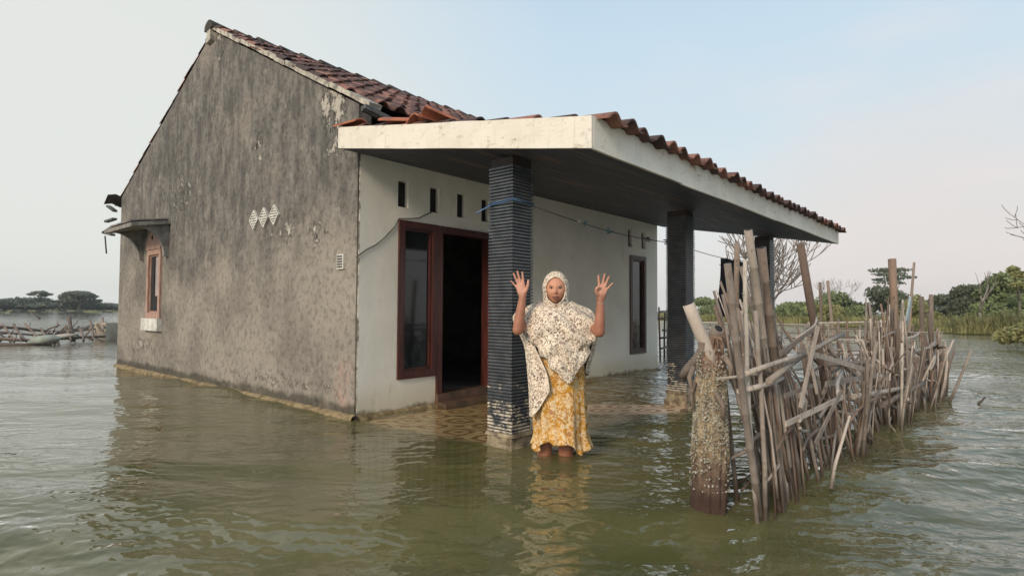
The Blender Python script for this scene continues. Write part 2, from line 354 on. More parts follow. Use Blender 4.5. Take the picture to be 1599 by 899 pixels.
def build_water():
    xs = axis_coords(0.2, 5.0, .040, 1.07, 4500); ys = axis_coords(-1.5, 4.5, .040, 1.07, 4500)
    X, Y = np.meshgrid(xs, ys); dx = np.gradient(xs)[None, :] + 0 * X; dy = np.gradient(ys)[:, None] + 0 * X; st = np.maximum(dx, dy)
    Z = np.zeros_like(X); rg = np.random.RandomState(5); base = math.atan2(.63, .77)
    lee = np.clip((X + 3.4) / 1.8, 0, 1) * np.clip((2.2 - X) / 2.0, 0, 1) * np.clip((Y + 4.6) / 3.1, .2, 1)
    for k in range(34):
        L = .42 * (1.16 ** (k % 17)) * rg.uniform(.9, 1.1); th = base + rg.normal(0, .38); A = .0062 * L ** .9 * rg.uniform(.5, 1.1)
        fade = np.clip((L / 3.2 - st) / (L / 6), 0, 1)
        ph = rg.uniform(0, 6.28); kk = 2 * math.pi / L
        warp = .35 * np.sin(X * 1.1 / L ** .5 + ph) * np.cos(Y * .9 / L ** .5 + 2 * ph)
        Z += A * fade * np.sin(kk * (X * math.cos(th) + Y * math.sin(th)) + ph + warp)
    Z *= (1 - .6 * lee)
    n, mm = X.shape; co = np.stack([X, Y, Z], -1).reshape(-1, 3)
    i = np.arange(n * mm).reshape(n, mm); F = np.stack([i[:-1, :-1], i[:-1, 1:], i[1:, 1:], i[1:, :-1]], -1).reshape(-1, 4)
    me = bpy.data.meshes.new('water'); me.vertices.add(len(co)); me.vertices.foreach_set('co', co.ravel())
    me.loops.add(F.size); me.loops.foreach_set('vertex_index', F.ravel()); me.polygons.add(len(F))
    me.polygons.foreach_set('loop_start', np.arange(len(F)) * 4); me.polygons.foreach_set('use_smooth', np.ones(len(F), bool)); me.update(calc_edges=True)
    me.materials.append(M_water); o = bpy.data.objects.new('water', me); C.objects.link(o); tag(o, kind='structure')
build_water()
M_mud = simple('silty mud', (.13, .11, .055), (.08, .07, .035), 1.2, .9, .4)
g = MB(); g.add([(-5000, -5000, -.55), (5000, -5000, -.55), (5000, 5000, -.55), (-5000, 5000, -.55)], [(0, 1, 2, 3)]); tag(g.build('ground', M_mud), kind='structure')

# ------------------------------------------------------------------ the house
W, D, TK = 5.95, 7.10, .14            # front length, depth, wall thickness
RY, RZ, EZ = 3.39, 4.66, 2.90         # ridge position and height, eave height
SLOPE = (RZ - EZ) / RY
house = empty('abandoned_house', (0, 0, -.5)); hp = Vector((0, 0, .5))
tag(house, 'flooded single-storey house with bare grey gable, white front wall and tiled porch roof', 'house')
def hb(mb, name, mat, parent=None):
    """build a part in world coordinates under the house"""
    mb.v = [(a, b, c) for a, b, c in mb.v]
    o = mb.build(name, mat, parent or house)
    if parent is None: o.matrix_parent_inverse = Matrix.Translation(hp)
    return o
def wall_cells(a_list, z_list, holes, put):
    for i in range(len(a_list) - 1):
        for j in range(len(z_list) - 1):
            ca = (a_list[i] + a_list[i + 1]) / 2; cz = (z_list[j] + z_list[j + 1]) / 2
            if any(h[0] < ca < h[1] and h[2] < cz < h[3] for h in holes): continue
            put(a_list[i], a_list[i + 1], z_list[j], z_list[j + 1])
# one sheet outside, one sheet inside, and reveals round each opening
def wall_sheet(u0, u1, z0, z1, holes, P, ztop=None):
    """P(u, z, side) -> point; side 0 outer, 1 inner"""
    mb = MB(); A = sorted({u0, u1, *[h[0] for h in holes], *[h[1] for h in holes]}); Z = sorted({z0, z1, *[h[2] for h in holes], *[h[3] for h in holes]})
    def put(a, b, c, d):
        mb.add([P(a, c, 0), P(b, c, 0), P(b, d, 0), P(a, d, 0)], [(0, 1, 2, 3)]); mb.add([P(a, c, 1), P(b, c, 1), P(b, d, 1), P(a, d, 1)], [(3, 2, 1, 0)])
    wall_cells(A, Z, holes, put)
    for a, b, c, d in list(holes) + [(u0, u1, z0, z1)]:
        for (p, q) in (((a, c), (b, c)), ((b, c), (b, d)), ((b, d), (a, d)), ((a, d), (a, c))):
            if a == u0 and b == u1 and c == z0 and p[1] == q[1] == c: continue
            mb.add([P(*p, 0), P(*q, 0), P(*q, 1), P(*p, 1)], [(0, 1, 2, 3)])
    return mb
WIN = (.47, .975, .305, 1.875); DOOR = (.975, 1.83, -.05, 1.875); WIN2 = (1.83, 2.34, .305, 1.875); RWIN = (5.01, 5.52, .30, 1.865)
vents = [(.462, .59, 2.005, 2.267), (.875, 1.003, 2.005, 2.267), (1.262, 1.39, 2.0, 2.265), (1.645, 1.77, 2.0, 2.26), (2.04, 2.165, 2.0, 2.26), (4.965, 5.105, 1.997, 2.27), (5.40, 5.54, 1.997, 2.27)]
fw = hb(wall_sheet(.02, W, -.55, 2.58, [WIN, DOOR, WIN2, RWIN] + vents, lambda u, z, s: (u, TK * s, z)), 'front_wall', M_front)
# gable wall: rectangle rows up to the eave plus a pitched top, cut round the window
GW = (5.03, 5.62, .83, 1.875)
def gable_mb(x0, x1, holes):
    mb = wall_sheet(0.006, D, -.55, EZ, holes, lambda u, z, s: ((x0, x1)[s], u, z))
    for x, fl in ((x0, 0), (x1, 1)):
        f = (0, 1, 2) if fl == 0 else (2, 1, 0)
        mb.add([(x, 0.006, EZ), (x, D, EZ), (x, RY, RZ)], [f])
    for (y0, z0, y1, z1) in ((0, EZ, RY, RZ), (RY, RZ, D, EZ)):
        mb.add([(x0, y0, z0), (x1, y0, z0), (x1, y1, z1), (x0, y1, z1)], [(0, 1, 2, 3)])
    return mb
gw = hb(gable_mb(0, TK, [GW]), 'gable_wall', M_gable)
hb(gable_mb(W - TK + .003, W + .003, []), 'gable_wall', M_gable)
hb(wall_sheet(TK + .003, W - .004, -.55, EZ, [(2.2, 2.9, .9, 1.9)], lambda u, z, s: (u, D - TK + TK * s * .98, z)), 'rear_wall', M_inner)
for i_, h_ in enumerate(vents):
    q = MB(); q.box(h_[0] - .003, h_[1] + .003, .055, .065, h_[2] - .003, h_[3] + .003); q.build('vent_shade_plate', M_hole_shade, fw)  # dark plate added inside each vent, its colour stands in for shade
pw = MB(); pw.box(TK + .005, W - .005, 2.9, 3.0, -.5, 2.5); hb(pw, 'partition_wall', M_inner)
fl = MB(); fl.box(TK + .004, W - .006, TK + .004, D - TK - .004, -.5, .10); hb(fl, 'inner_floor', M_inner)
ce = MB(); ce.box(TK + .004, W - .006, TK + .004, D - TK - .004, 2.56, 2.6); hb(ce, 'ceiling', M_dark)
# foot ledges at the waterline
def ledge(a, b, out, n, seed):
    rs = random.Random(seed); P0 = []; P1 = []; P2 = []; a = Vector(a); b = Vector(b); out = Vector(out)
    for i in range(n + 1):
        t = i / n; p = a.lerp(b, t); wd = .045 + .035 * noise.noise(Vector((t * 9, seed, 0))) + rs.uniform(-.008, .008); zz = (.018 + .012 * noise.noise(Vector((t * 21, seed, 3)))) * (1 if out.x else .35)
        P0.append(p + Vector((0, 0, zz + .012))); P1.append(p + out * wd + Vector((0, 0, zz - .006))); P2.append(p + out * (wd + .05) + Vector((0, 0, -.12)))
    m = MB(); m.grid([P0, P1, P2]); return m
hb(ledge((-.001, D, 0), (-.001, -.02, 0), (-1, 0, 0), 220, 3), 'wall_footing', M_ledge)
hb(ledge((.02, -.001, 0), (.972, -.001, 0), (0, -1, 0), 50, 5), 'wall_footing', M_ledge)
hb(ledge((2.35, -.001, 0), (W + .02, -.001, 0), (0, -1, 0), 120, 8), 'wall_footing', M_ledge)
pf = MB(); pf.box(.004, W, -1.93, -.002, -.5, -.036); hb(pf, 'porch_floor', mat_floor())
th = MB(); th.box(.982, 1.826, -.03, .13, -.03, .115); th.box(.982, 1.826, -.16, -.032, -.034, .03); hb(th, 'threshold', simple('worn brown step', (.13, .07, .045), (.06, .04, .025), 7, .6))
# window and door frames
def window(x0, x1, z0, z1, fwid, name='window', fm=M_frame, gm=M_glass, mull=None, proud=-.022, ax='y', panes=True):
    P = (lambda u, d, z: (u, d, z)) if ax == 'y' else (lambda u, d, z: (d, u, z))
    def bx(mb, u0, u1, d0, d1, c0, c1):
        a, b = P(u0, d0, c0), P(u1, d1, c1); mb.box(min(a[0], b[0]), max(a[0], b[0]), min(a[1], b[1]), max(a[1], b[1]), c0, c1)
    f = MB(); bx(f, x0, x0 + fwid, proud, .09, z0, z1); bx(f, x1 - fwid, x1, proud, .09, z0, z1)
    bx(f, x0 + fwid, x1 - fwid, proud, .09, z1 - fwid, z1); bx(f, x0 + fwid, x1 - fwid, proud, .09, z0, z0 + fwid * 1.15)
    fr = hb(f, name, fm)
    s = MB(); i0, i1, k0, k1 = x0 + fwid + .002, x1 - fwid - .002, z0 + fwid * 1.15 + .002, z1 - fwid - .002; t = .022
    bx(s, i0, i0 + t, .0, .05, k0, k1); bx(s, i1 - t, i1, .0, .05, k0, k1); bx(s, i0 + t, i1 - t, .0, .05, k1 - t, k1); bx(s, i0 + t, i1 - t, .0, .05, k0, k0 + t)
    sh = s.build('sash', fm, fr)
    p = MB(); bx(p, i0 + t, i1 - t, .025, .031, k0 + t, k1 - t); p.build('pane', gm, fr)
    return fr
window(*WIN[:2], *WIN[2:], .068)
window(WIN2[0], WIN2[1], WIN2[2], WIN2[3], .068)
window(*RWIN[:2], *RWIN[2:], .062, fm=M_frame2)
gwin = window(GW[0], GW[1], GW[2], GW[3], .075, fm=M_pink, gm=M_pane, ax='x', proud=-.03)
q = MB(); q.box(.012, .02, GW[0] + .1, GW[1] - .1, GW[2] + .10, GW[2] + .34); q.build('broken_pane_shade', M_hole_shade, gwin)  # dark sheet over the pane, painted shade of a broken-out opening
q = MB(); q.box(.008, .018, GW[1] - .23, GW[1] - .105, GW[2] + .34, GW[3] - .10); q.build('gap', M_hole_shade, gwin)  # dark strip over the pane, painted shade of an open gap
d = MB(); d.box(.978, 1.045, -.024, .10, .117, 1.872); d.box(1.76, 1.827, -.024, .10, .117, 1.872); d.box(1.045, 1.76, -.024, .10, 1.80, 1.872); hb(d, 'door_frame', M_frame)
d = MB(); M3 = Matrix.Rotation(R(82), 3, 'Z'); d.obox(Vector((1.08, .11, 0)) + M3 @ Vector((.34, 0, 0)) + Vector((0, 0, .96)), (.68, .035, 1.66), M3); dr = hb(d, 'door', M_frame)
q = MB(); q.ellipsoid((1.20, .66, .95), (.02, .02, .02)); q.build('handle', M_grey, dr)
# gable window dressings: sill, arch moulding, canopy and brackets
sl = MB(); sl.box(-.07, -.001, 4.98, 5.68, .645, .828); hb(sl, 'window_sill', M_white)
ar = MB(); P = []
cy = 5.33
prof = [(GW[0] - .02, 1.88), (GW[0] - .01, 2.02)] + [(cy + .27 * math.cos(t), 2.02 + .15 * math.sin(t)) for t in np.linspace(math.pi, 0, 12)] + [(GW[1] + .01, 2.02), (GW[1] + .02, 1.88)]
ar.grid([[(-.04, a, b) for a, b in prof], [(-.001, a, b) for a, b in prof]]); ar.add([(-.04, a, b) for a, b in prof], [tuple(range(len(prof)))]); hb(ar, 'window_head', M_pink)
q = MB(); q.tube([(-.046, cy + .03, 2.06), (-.03, cy + .03, 2.06)], .035, 12); hb(q, 'vent_hole_shade', M_hole_shade)  # solid dark disc, shade of the hole put into its colour
cn_ = MB(); cn_.hexa([(-.50, 4.72, 2.13), (-.001, 4.72, 2.22), (-.001, 6.3, 2.22), (-.50, 6.02, 2.13)], [(-.50, 4.72, 2.185), (-.001, 4.72, 2.275), (-.001, 6.3, 2.275), (-.50, 6.02, 2.185)])
M_can = simple('stained concrete canopy', (.27, .25, .22), (.13, .12, .11), 6, .9, .6); cnp = hb(cn_, 'window_canopy', M_can)
q = MB(); q.obox((-.24, 5.3, 2.265), (.5, .95, .02), Matrix.Rotation(R(-10), 3, 'Y')); q.build('cover_sheet', M_can, cnp)
for yb in (4.78, 5.86):
    b = MB(); pts = [(-.003, 2.215), (-.40, 2.145)] + [(-.40 + .34 * math.sin(t), 2.145 - .40 * (1 - math.cos(t))) for t in np.linspace(.1, math.pi / 2, 10)] + [(-.003, 1.74)]
    n = len(pts); b.add([(a, yb, c) for a, c in pts] + [(a, yb + .07, c) for a, c in pts], [tuple(range(n))[::-1], tuple(range(n, 2 * n))] + [(i, (i + 1) % n, n + (i + 1) % n, n + i) for i in range(n)]); b.build('bracket', M_can, cnp)
# diamond vent blocks and louvre block
def diamond(y, z):
    m = MB(); hh, ww = .115, .108; x1 = -.028
    def ring(k, x): return [(x, y + ww * k, z), (x, y, z + hh * k), (x, y - ww * k, z), (x, y, z - hh * k)]
    a, b, c = ring(1, -.001), ring(1, x1), ring(.84, x1); m.grid([a, b, c], False, True); o = hb(m, 'diamond_vent', M_white)
    s = MB(); s.add(ring(.84, -.012), [(0, 1, 2, 3)]); s.build('backing', M_grey, o)
    for k in range(-3, 4):
        zz = z + k * .028; wd = ww * .84 * (1 - abs(k * .028) / (hh * .84)); s = MB(); s.box(-.025, -.013, y - wd, y + wd, zz - .0095, zz + .0095); s.build('slat', M_white, o)
for y_, z_ in ((2.045, 2.012), (1.80, 2.012), (1.56, 2.02)): diamond(y_, z_)
m = MB(); m.box(-.022, -.001, .19, .30, 1.37, 1.51); lo = hb(m, 'louvre_vent', M_white)
for k in range(5): s = MB(); s.box(-.030, -.0225, .205, .285, 1.385 + k * .025, 1.397 + k * .025); s.build('slat', M_grey, lo)
# verge trim and ridge
def slope_box(mb, x0, x1, ya, za, yb, zb, t):
    dy, dz = yb - ya, zb - za; L = math.hypot(dy, dz); ny, nz = -dz / L * t, dy / L * t
    if nz < 0: ny, nz = -ny, -nz
    mb.hexa([(x0, ya, za), (x1, ya, za), (x1, yb, zb), (x0, yb, zb)], [(x0, ya + ny, za + nz), (x1, ya + ny, za + nz), (x1, yb + ny, zb + nz), (x0, yb + ny, zb + nz)])
tr = MB(); N = 16
for i in range(N):
    a, b = i / N, (i + 1) / N; ya, yb = -.20 + (RY + .20) * a, -.20 + (RY + .20) * b; j = rnd(-.008, .008)
    slope_box(tr, -.035 + j, .10, ya + .004, EZ - .09 + SLOPE * (ya + .20) + .012 + j, yb, EZ - .09 + SLOPE * (yb + .20) + .012 + j, .05 + rnd(-.008, .008))
hb(tr, 'verge_trim', M_trim)
# tiled slopes
def tiled(x0, x1, ya, za, yb, zb, name, mat, parent=None, pitch=.205, course=.27, amp=.032, seed=1, skip=None, jit=.010):
    """rows of pantiles from the eave (ya, za) up to (yb, zb); one mesh, steps at every course, thickness at the ends"""
    rs = random.Random(seed); L = math.hypot(yb - ya, zb - za); nc = max(1, int(round(L / course))); nx = int(round((x1 - x0) / pitch))
    uy, uz = (yb - ya) / L, (zb - za) / L; ny, nz = (-uz, uy) if uy > 0 else (uz, -uy)
    mb = MB(); tint = []; K = 9
    for c in range(nc):
        s0, s1 = L * c / nc, L * (c + 1) / nc + .05
        for i in range(nx):
            if skip and skip(i, c): continue
            jx, jz, js, jr = rs.uniform(-.008, .008), rs.uniform(0, jit), rs.uniform(-.02, .02), rs.uniform(-.006, .006); t = rs.random(); rows = []
            for (s, lift) in ((s0 + js, .026), (s1 + js, .002)):
                top = []; bot = []
                for k in range(K + 1):
                    a = k / K; hgt = amp * (math.cos((a - .30) * 2 * math.pi) if a < .8 else math.cos((.5) * 2 * math.pi) + (a - .8) * 1.2) * .9
                    X = x0 + (x1 - x0) * (i + a * 1.05) / nx + jx; h = hgt + lift + jz + jr * (a - .5)
                    top.append((X, ya + uy * s + ny * (h + amp), za + uz * s + nz * (h + amp))); bot.append((X, ya + uy * s + ny * (h + amp - .014), za + uz * s + nz * (h + amp - .014)))
                rows.append((top, bot))
            n0 = len(mb.f); mb.grid([rows[0][0], rows[1][0]]); mb.grid([rows[1][1], rows[0][1]]); mb.grid([rows[0][1], rows[0][0]], False)
            for e_ in (0, K): mb.add([rows[0][0][e_], rows[0][1][e_], rows[1][1][e_], rows[1][0][e_]], [(0, 1, 2, 3)])
            tint += [t] * (len(mb.f) - n0)
    o = hb(mb, name, mat, parent); at = o.data.attributes.new('tint', 'FLOAT', 'FACE'); at.data.foreach_set('value', tint); return o
sk = lambda i, c: c == 0 and i in (0, 1, 2, 9) or c == 1 and i in (0,)
tiled(-.03, W + .1, -.28, EZ - .09 - SLOPE * .08, RY, RZ + .02, 'roof_tiles', M_tile, seed=3, skip=sk, jit=.016)
tiled(-.0, W + .1, D + .35, EZ - SLOPE * .30, RY, RZ + .02, 'roof_tiles', M_tile, seed=4, jit=.012)
rd = MB(); n = 19
tt = []
for i in range(n):
    xa = -.06 + (W + .16) * i / n; xb = xa + (W + .16) / n + .03; n0 = len(rd.f); j = rnd(-.01, .01)
    rd.grid([[(xa, RY + .13 * math.cos(t), RZ + .0 + .105 * math.sin(t) + .022 + j) for t in np.linspace(-.15, math.pi + .15, 9)], [(xb, RY + .115 * math.cos(t), RZ + .09 * math.sin(t) + j) for t in np.linspace(-.15, math.pi + .15, 9)]])
    rd.add([(xa, RY + .13 * math.cos(t), RZ + .105 * math.sin(t) + .022 + j) for t in np.linspace(-.15, math.pi + .15, 9)], [tuple(range(9))])
    tt += [random.random()] * (len(rd.f) - n0)
o = hb(rd, 'ridge_tiles', M_ridge); o.data.attributes.new('tint', 'FLOAT', 'FACE').data.foreach_set('value', tt)
q = MB(); q.hexa([(-.05, RY - .05, RZ - .14), (-.001, RY - .05, RZ - .14), (-.001, RY + .10, RZ - .16), (-.05, RY + .10, RZ - .16)], [(-.05, RY - .03, RZ + .03), (-.001, RY - .03, RZ + .03), (-.001, RY + .06, RZ + .03), (-.05, RY + .06, RZ + .03)]); hb(q, 'apex_plaster', M_trim)
# roof structure seen in the gap under the eave
for k in range(9):
    xx = .25 + k * .68; m = MB(); slope_box(m, xx, xx + .06, -.24, EZ - .24, RY - .05, RZ - .16, .07); hb(m, 'rafter', M_dark)
m = MB(); m.obox((.42, -.16, 2.74), (1.0, .03, .05), Matrix.Rotation(R(7), 3, 'Y')); hb(m, 'batten', M_grey)
m = MB(); m.obox((.55, -.22, 2.70), (1.3, .03, .04), Matrix.Rotation(R(9), 3, 'Y')); hb(m, 'batten', M_grey)
m = MB(); slope_box(m, TK+.01, W-TK-.01, .002 + TK, EZ - .16, RY, RZ - .10, .012); hb(m, 'roof_lining', M_dark)
m = MB(); slope_box(m, TK+.01, W-TK-.01, D, EZ - .10, RY, RZ - .10, .012); hb(m, 'roof_lining', M_dark)
# broken rear eave showing past the gable
for (y_, z_, l_, a_) in ((7.35, 2.72, .42, 18), (7.4, 2.52, .5, 0), (7.45, 2.36, .6, -6), (7.5, 2.29, .55, 9)):
    m = MB(); m.obox((-.08, y_, z_), (.07, l_, .035), Matrix.Rotation(R(a_), 3, 'X')); hb(m, 'broken_batten', M_grey)
m = MB(); m.tube([(-.1, 7.62, 2.26), (-.06, 7.66, 1.95)], .012, 6); hb(m, 'broken_batten', M_dark)
m = MB(); m.grid([[(-.2 + .12 * k, 7.35, 2.78 + .03 * math.sin(k * 2)) for k in range(4)], [(-.2 + .12 * k, 7.12, 2.92 + .03 * math.sin(k * 2)) for k in range(4)]]); hb(m, 'broken_tile', M_ridge)

# ------------------------------------------------------------------ the porch
PE, PY, PHW, PHS, PT = .215, 2.70, 2.436, 1.951, .194        # overhang, reach, soffit height at wall and edge, board depth
ps = (PHW - PHS) / PY
x0, x1 = -PE, W + PE
def pz(y): return PHW + ps * y                                # y negative
sf = MB(); sf.add([(x0 + .02, -.002, pz(0)), (x1 - .02, -.002, pz(0)), (x1 - .02, -PY + .02, pz(-PY + .02)), (x0 + .02, -PY + .02, pz(-PY + .02))], [(0, 1, 2, 3)])
sf.add([(x0 + .02, -.002, pz(0) + .02), (x1 - .02, -.002, pz(0) + .02), (x1 - .02, -PY + .02, pz(-PY) + .02), (x0 + .02, -PY + .02, pz(-PY) + .02)], [(3, 2, 1, 0)])
hb(sf, 'soffit', M_soffit)
def board(a, b, t, name, n, hz=PT):
    """a vertical board from a to b (bottom edge), slightly uneven, with thickness towards t"""
    a = Vector(a); b = Vector(b); t = Vector(t); m = MB(); rows = [[], [], [], []]
    for i in range(n + 1):
        p = a.lerp(b, i / n); w1 = .004 * noise.noise(p * 2.2); w2 = .006 * noise.noise(p * 3.1 + Vector((5, 0, 0)))
        rows[0].append(p + Vector((0, 0, w1))); rows[1].append(p + Vector((0, 0, hz + w2))); rows[2].append(p + t + Vector((0, 0, hz + w2))); rows[3].append(p + t + Vector((0, 0, w1)))
    m.grid(rows + [rows[0]], False)
    m.add([rows[k][0] for k in range(4)], [(0, 1, 2, 3)]); m.add([rows[k][-1] for k in range(4)], [(3, 2, 1, 0)])
    return hb(m, name, M_fascia)
board((x0, .0, pz(0)), (x0, -PY, pz(-PY)), (.02, 0, 0), 'fascia_board', 24)
xs_ = [x0 + .022, 1.02, 3.35, x1 - .022]
for i in range(3): board((xs_[i] + .002, -PY - (.003 if i == 0 else 0), pz(-PY) + (0, -.004, .002)[i]), (xs_[i + 1] - .002, -PY - (.003 if i == 0 else 0), pz(-PY) + (0, -.004, .002)[i]), (0, .02, 0), 'fascia_board', 20)
board((x1, -PY, pz(-PY)), (x1, .0, pz(0)), (-.02, 0, 0), 'fascia_board', 20)
tiled(x0 + .05, x1 + .05, -PY - .075, PHS + PT - .052, -.02, PHW + PT - .04, 'porch_tiles', M_tile, seed=9, pitch=.20, course=.28, amp=.030, jit=.014)
# pillars: thin split-stone strips, a worn plinth at the water
PA = .232
def make_pillar(px, seed):
    rs = random.Random(seed); y0, y1 = -1.90, -1.90 + PA; root = MB()
    root.box(px + .012, px + PA - .012, y0 + .012, y1 - .012, -.5, pz(y0) - .001)
    p = hb(root, 'pillar', M_dark)
    m = MB(); z = .125; pt = .0236
    top = pz(y0) - .05
    while z < top - pt:
        j = [rs.uniform(-.0022, .0022) for _ in range(4)]
        a, b, c, dd = px + j[0], px + PA + j[1], y0 + j[2], y1 + j[3]; k = .0045; zt = z + pt - .0098 + rs.uniform(-.0008, .0008)
        ring = lambda q, zz: [(a + q, c + q, zz), (b - q, c + q, zz), (b - q, dd - q, zz), (a + q, dd - q, zz)]
        m.grid([ring(.0118, z), ring(.001, z), ring(0, z + .002), ring(0, zt - .002), ring(.001, zt), ring(.0118, zt)], False, True)
        z += pt
    m.build('strip_cladding', M_pillar, p)
    m = MB(); o = .012
    for (za, zb, e1, e2) in ((-.45, .028, .022, .020), (.028, .045, .004, .004), (.045, .098, .0, .0), (.098, .122, .012, .006)):
        R0 = lambda q, zz: [(px - q, y0 - q, zz), (px + PA + q, y0 - q, zz), (px + PA + q, y1 + q, zz), (px - q, y1 + q, zz)]
        m.grid([R0(-.02, za), R0(e1, za), R0(e2, zb), R0(-.02, zb)], False, True)
    m.build('plinth', M_base, p); return p
for i, px_ in enumerate((0.0, 2.858, 5.716)): make_pillar(px_, 20 + i)
# a cable along the plaster crack, from the gable corner to the second vent
m = MB(); cr_ = [(-.015, 1.47), (.02, 1.49), (.10, 1.55), (.2, 1.60), (.30, 1.68), (.36, 1.74), (.42, 1.80), (.47, 1.885), (.60, 1.90), (.72, 1.915), (.80, 1.96), (.89, 2.0)]
m.tube([(a, -.008, b + .006 * noise.noise(Vector((a * 30, 0, 0)))) for a, b in cr_], .0055, 5); tag(m.build('electric_cable', M_grey), 'thin dark cable sagging across the white front wall to a vent slot', 'cable')

# ------------------------------------------------------------------ rope and washing
M_blue = simple('faded blue rope', (.10, .20, .38), (.06, .11, .2), 20, .7)
M_teal = simple('teal plastic strip', (.03, .24, .24), (.02, .13, .16), 20, .5)
rp = empty('clothes_line', (0.1, -1.92, 1.5)); tag(rp, 'thin blue clothes line knotted round the striped porch pillars', 'rope')
inv = Matrix.Translation(-rp.location)
def rb(mb, name, mat):
    o = mb.build(name, mat, rp); o.matrix_parent_inverse = inv; return o
def sag(a, b, s, n=14): a = Vector(a); b = Vector(b); return [a.lerp(b, i / n) - Vector((0, 0, s * math.sin(math.pi * i / n))) for i in range(n + 1)]
m = MB()
for dz in (0, .012): m.tube([(-.006, -1.906, 1.775 + dz), (PA + .006, -1.906, 1.765 + dz), (PA + .006, -1.90 + PA + .006, 1.77 + dz), (-.006, -1.90 + PA + .006, 1.752 + dz), (-.006, -1.906, 1.775 + dz)], .003, 6)
m.tube([(-.008, -1.70, 1.755), (-.05, -1.64, 1.72), (-.06, -1.60, 1.70)], .005, 6); rb(m, 'wrapped_rope', M_blue)
m = MB(); m.tube(sag((PA + .006, -1.88, 1.765), (2.858, -1.88, 1.715), .055), .0042, 5); rb(m, 'line', M_grey)
m = MB(); m.tube(sag((2.858 + PA, -1.80, 1.70), (5.72, -1.80, 1.72), .05), .0042, 5); rb(m, 'line', M_grey)
for (xx, mt) in ((.86, M_white), (.93, M_teal), (1.30, M_teal), (1.36, M_teal), (2.0, M_grey), (2.06, M_grey), (2.42, M_grey)):
    zz = 1.765 - .05 * (xx - .238) / 2.62 - .055 * math.sin(math.pi * (xx - .238) / 2.62)
    m = MB()
    for k in range(4): a = rnd(0, 6.28); m.tube([(xx, -1.88, zz), (xx + .022 * math.cos(a), -1.88 + rnd(-.02, .02), zz + .022 * math.sin(a)), (xx + .04 * math.cos(a + .3), -1.88 + rnd(-.02, .02), zz + .03 * math.sin(a + .3))], .0045, 5)
    rb(m, 'knot', mt)
# dark garment folded over the line near the last pillar
M_cloth = simple('black cloth', (.016, .017, .024), (.008, .008, .012), 14, .9, .4)
def garment(x0, x1, y, z0, z1, name, mat, wav=.03):
    rows = []; n = 18; k = 22
    for i in range(k + 1):
        t = i / k; row = []
        for j in range(n + 1):
            s = j / n; z = z1 - (z1 - z0) * t; xx = x0 + (x1 - x0) * s + .03 * math.sin(7 * t + s) * t
            row.append((xx, y + wav * math.sin(s * 19 + t * 2) * (.25 + t) + .01 * math.sin(s * 47), z - .02 * math.sin(s * 9) * t))
        rows.append(row)
    m = MB(); m.grid(rows); o = m.build(name, mat); sm = o.modifiers.new('thick', 'SOLIDIFY'); sm.thickness = .006; return o
o = garment(4.10, 4.95, -1.80, .93, 1.655, 'hanging_garment', M_cloth); tag(o, 'black cloth garment hanging from the line under the porch roof', 'clothes')
o = garment(4.20, 4.27, -1.79, 1.40, 1.60, 'hanging_cloth', simple('maroon cloth', (.10, .02, .03), None, 12), .02); tag(o, 'narrow maroon cloth hanging beside the black garment', 'clothes')

# ------------------------------------------------------------------ fence of bamboo and branches
def mat_stick(name, c1, c2):
    m = NT(name); oi = m.n('ShaderNodeObjectInfo'); g = m.n('ShaderNodeNewGeometry'); P = g.outputs['Position']; z = m.sep(P)[2]
    n = m.noise(6, 6, .7, m.map((4, 4, 1.2), src=P)); fi = m.noise(30, 5, .75, m.map((1.5, 1.5, .5), src=P))
    col = m.mix(c1, c2, m.rng(m.mth('ADD', m.mth('MULTIPLY', n, .6), m.mth('MULTIPLY', oi.outputs['Random'], .5)), .3, .75))
    col = m.mix(col, (.055, .04, .03), m.mth('MULTIPLY', m.rng(fi, .54, .70), .65))
    col = m.mix(col, (.50, .44, .37), m.mth('MULTIPLY', m.rng(m.noise(13, 5, .7, P), .62, .75), .35))
    f = m.rng(m.mth('ADD', z, m.mth('MULTIPLY', m.noise(7, 3, .5, P), .15)), .10, .26, 1., 0.)
    col = m.mix(col, (.045, .028, .018), m.mth('MULTIPLY', f, .8))
    return m.done(col, m.rng(f, 0., 1., .8, .35), m.bump(m.mth('ADD', n, fi), .5, .008), .3)
M_stick = mat_stick('grey weathered bamboo', (.46, .39, .33), (.19, .155, .13)); M_brown = mat_stick('brown split bamboo', (.24, .165, .12), (.14, .10, .08))
M_post = mat_stick('old grey brown post', (.25, .19, .15), (.13, .10, .08)); M_pale = mat_stick('pale bleached bamboo', (.50, .44, .375), (.28, .235, .195))
def stick(a, b, r, rng_, bend=.02, n=6, seg=7, node=True, taper=.75):
    a = Vector(a); b = Vector(b); d = b - a; L = d.length; s1 = Vector((rng_.uniform(-1, 1), rng_.uniform(-1, 1), rng_.uniform(-.3, .3))) * bend * L; pts = []; rad = []
    k = max(3, int(L / .17)) if node else 5
    for i in range(k + 1):
        t = i / k; p = a + d * t + s1 * math.sin(math.pi * t) + Vector((rng_.uniform(-1, 1), rng_.uniform(-1, 1), 0)) * .003; rr = r * (1 - (1 - taper) * t)
        if node and 0 < i < k:
            q = d.normalized() * .006; pts += [p - q, p, p + q]; rad += [rr, rr * 1.14, rr]
        else: pts.append(p); rad.append(rr * rng_.uniform(.94, 1.04))
    m = MB(); m.tube(pts, rad, seg); return m
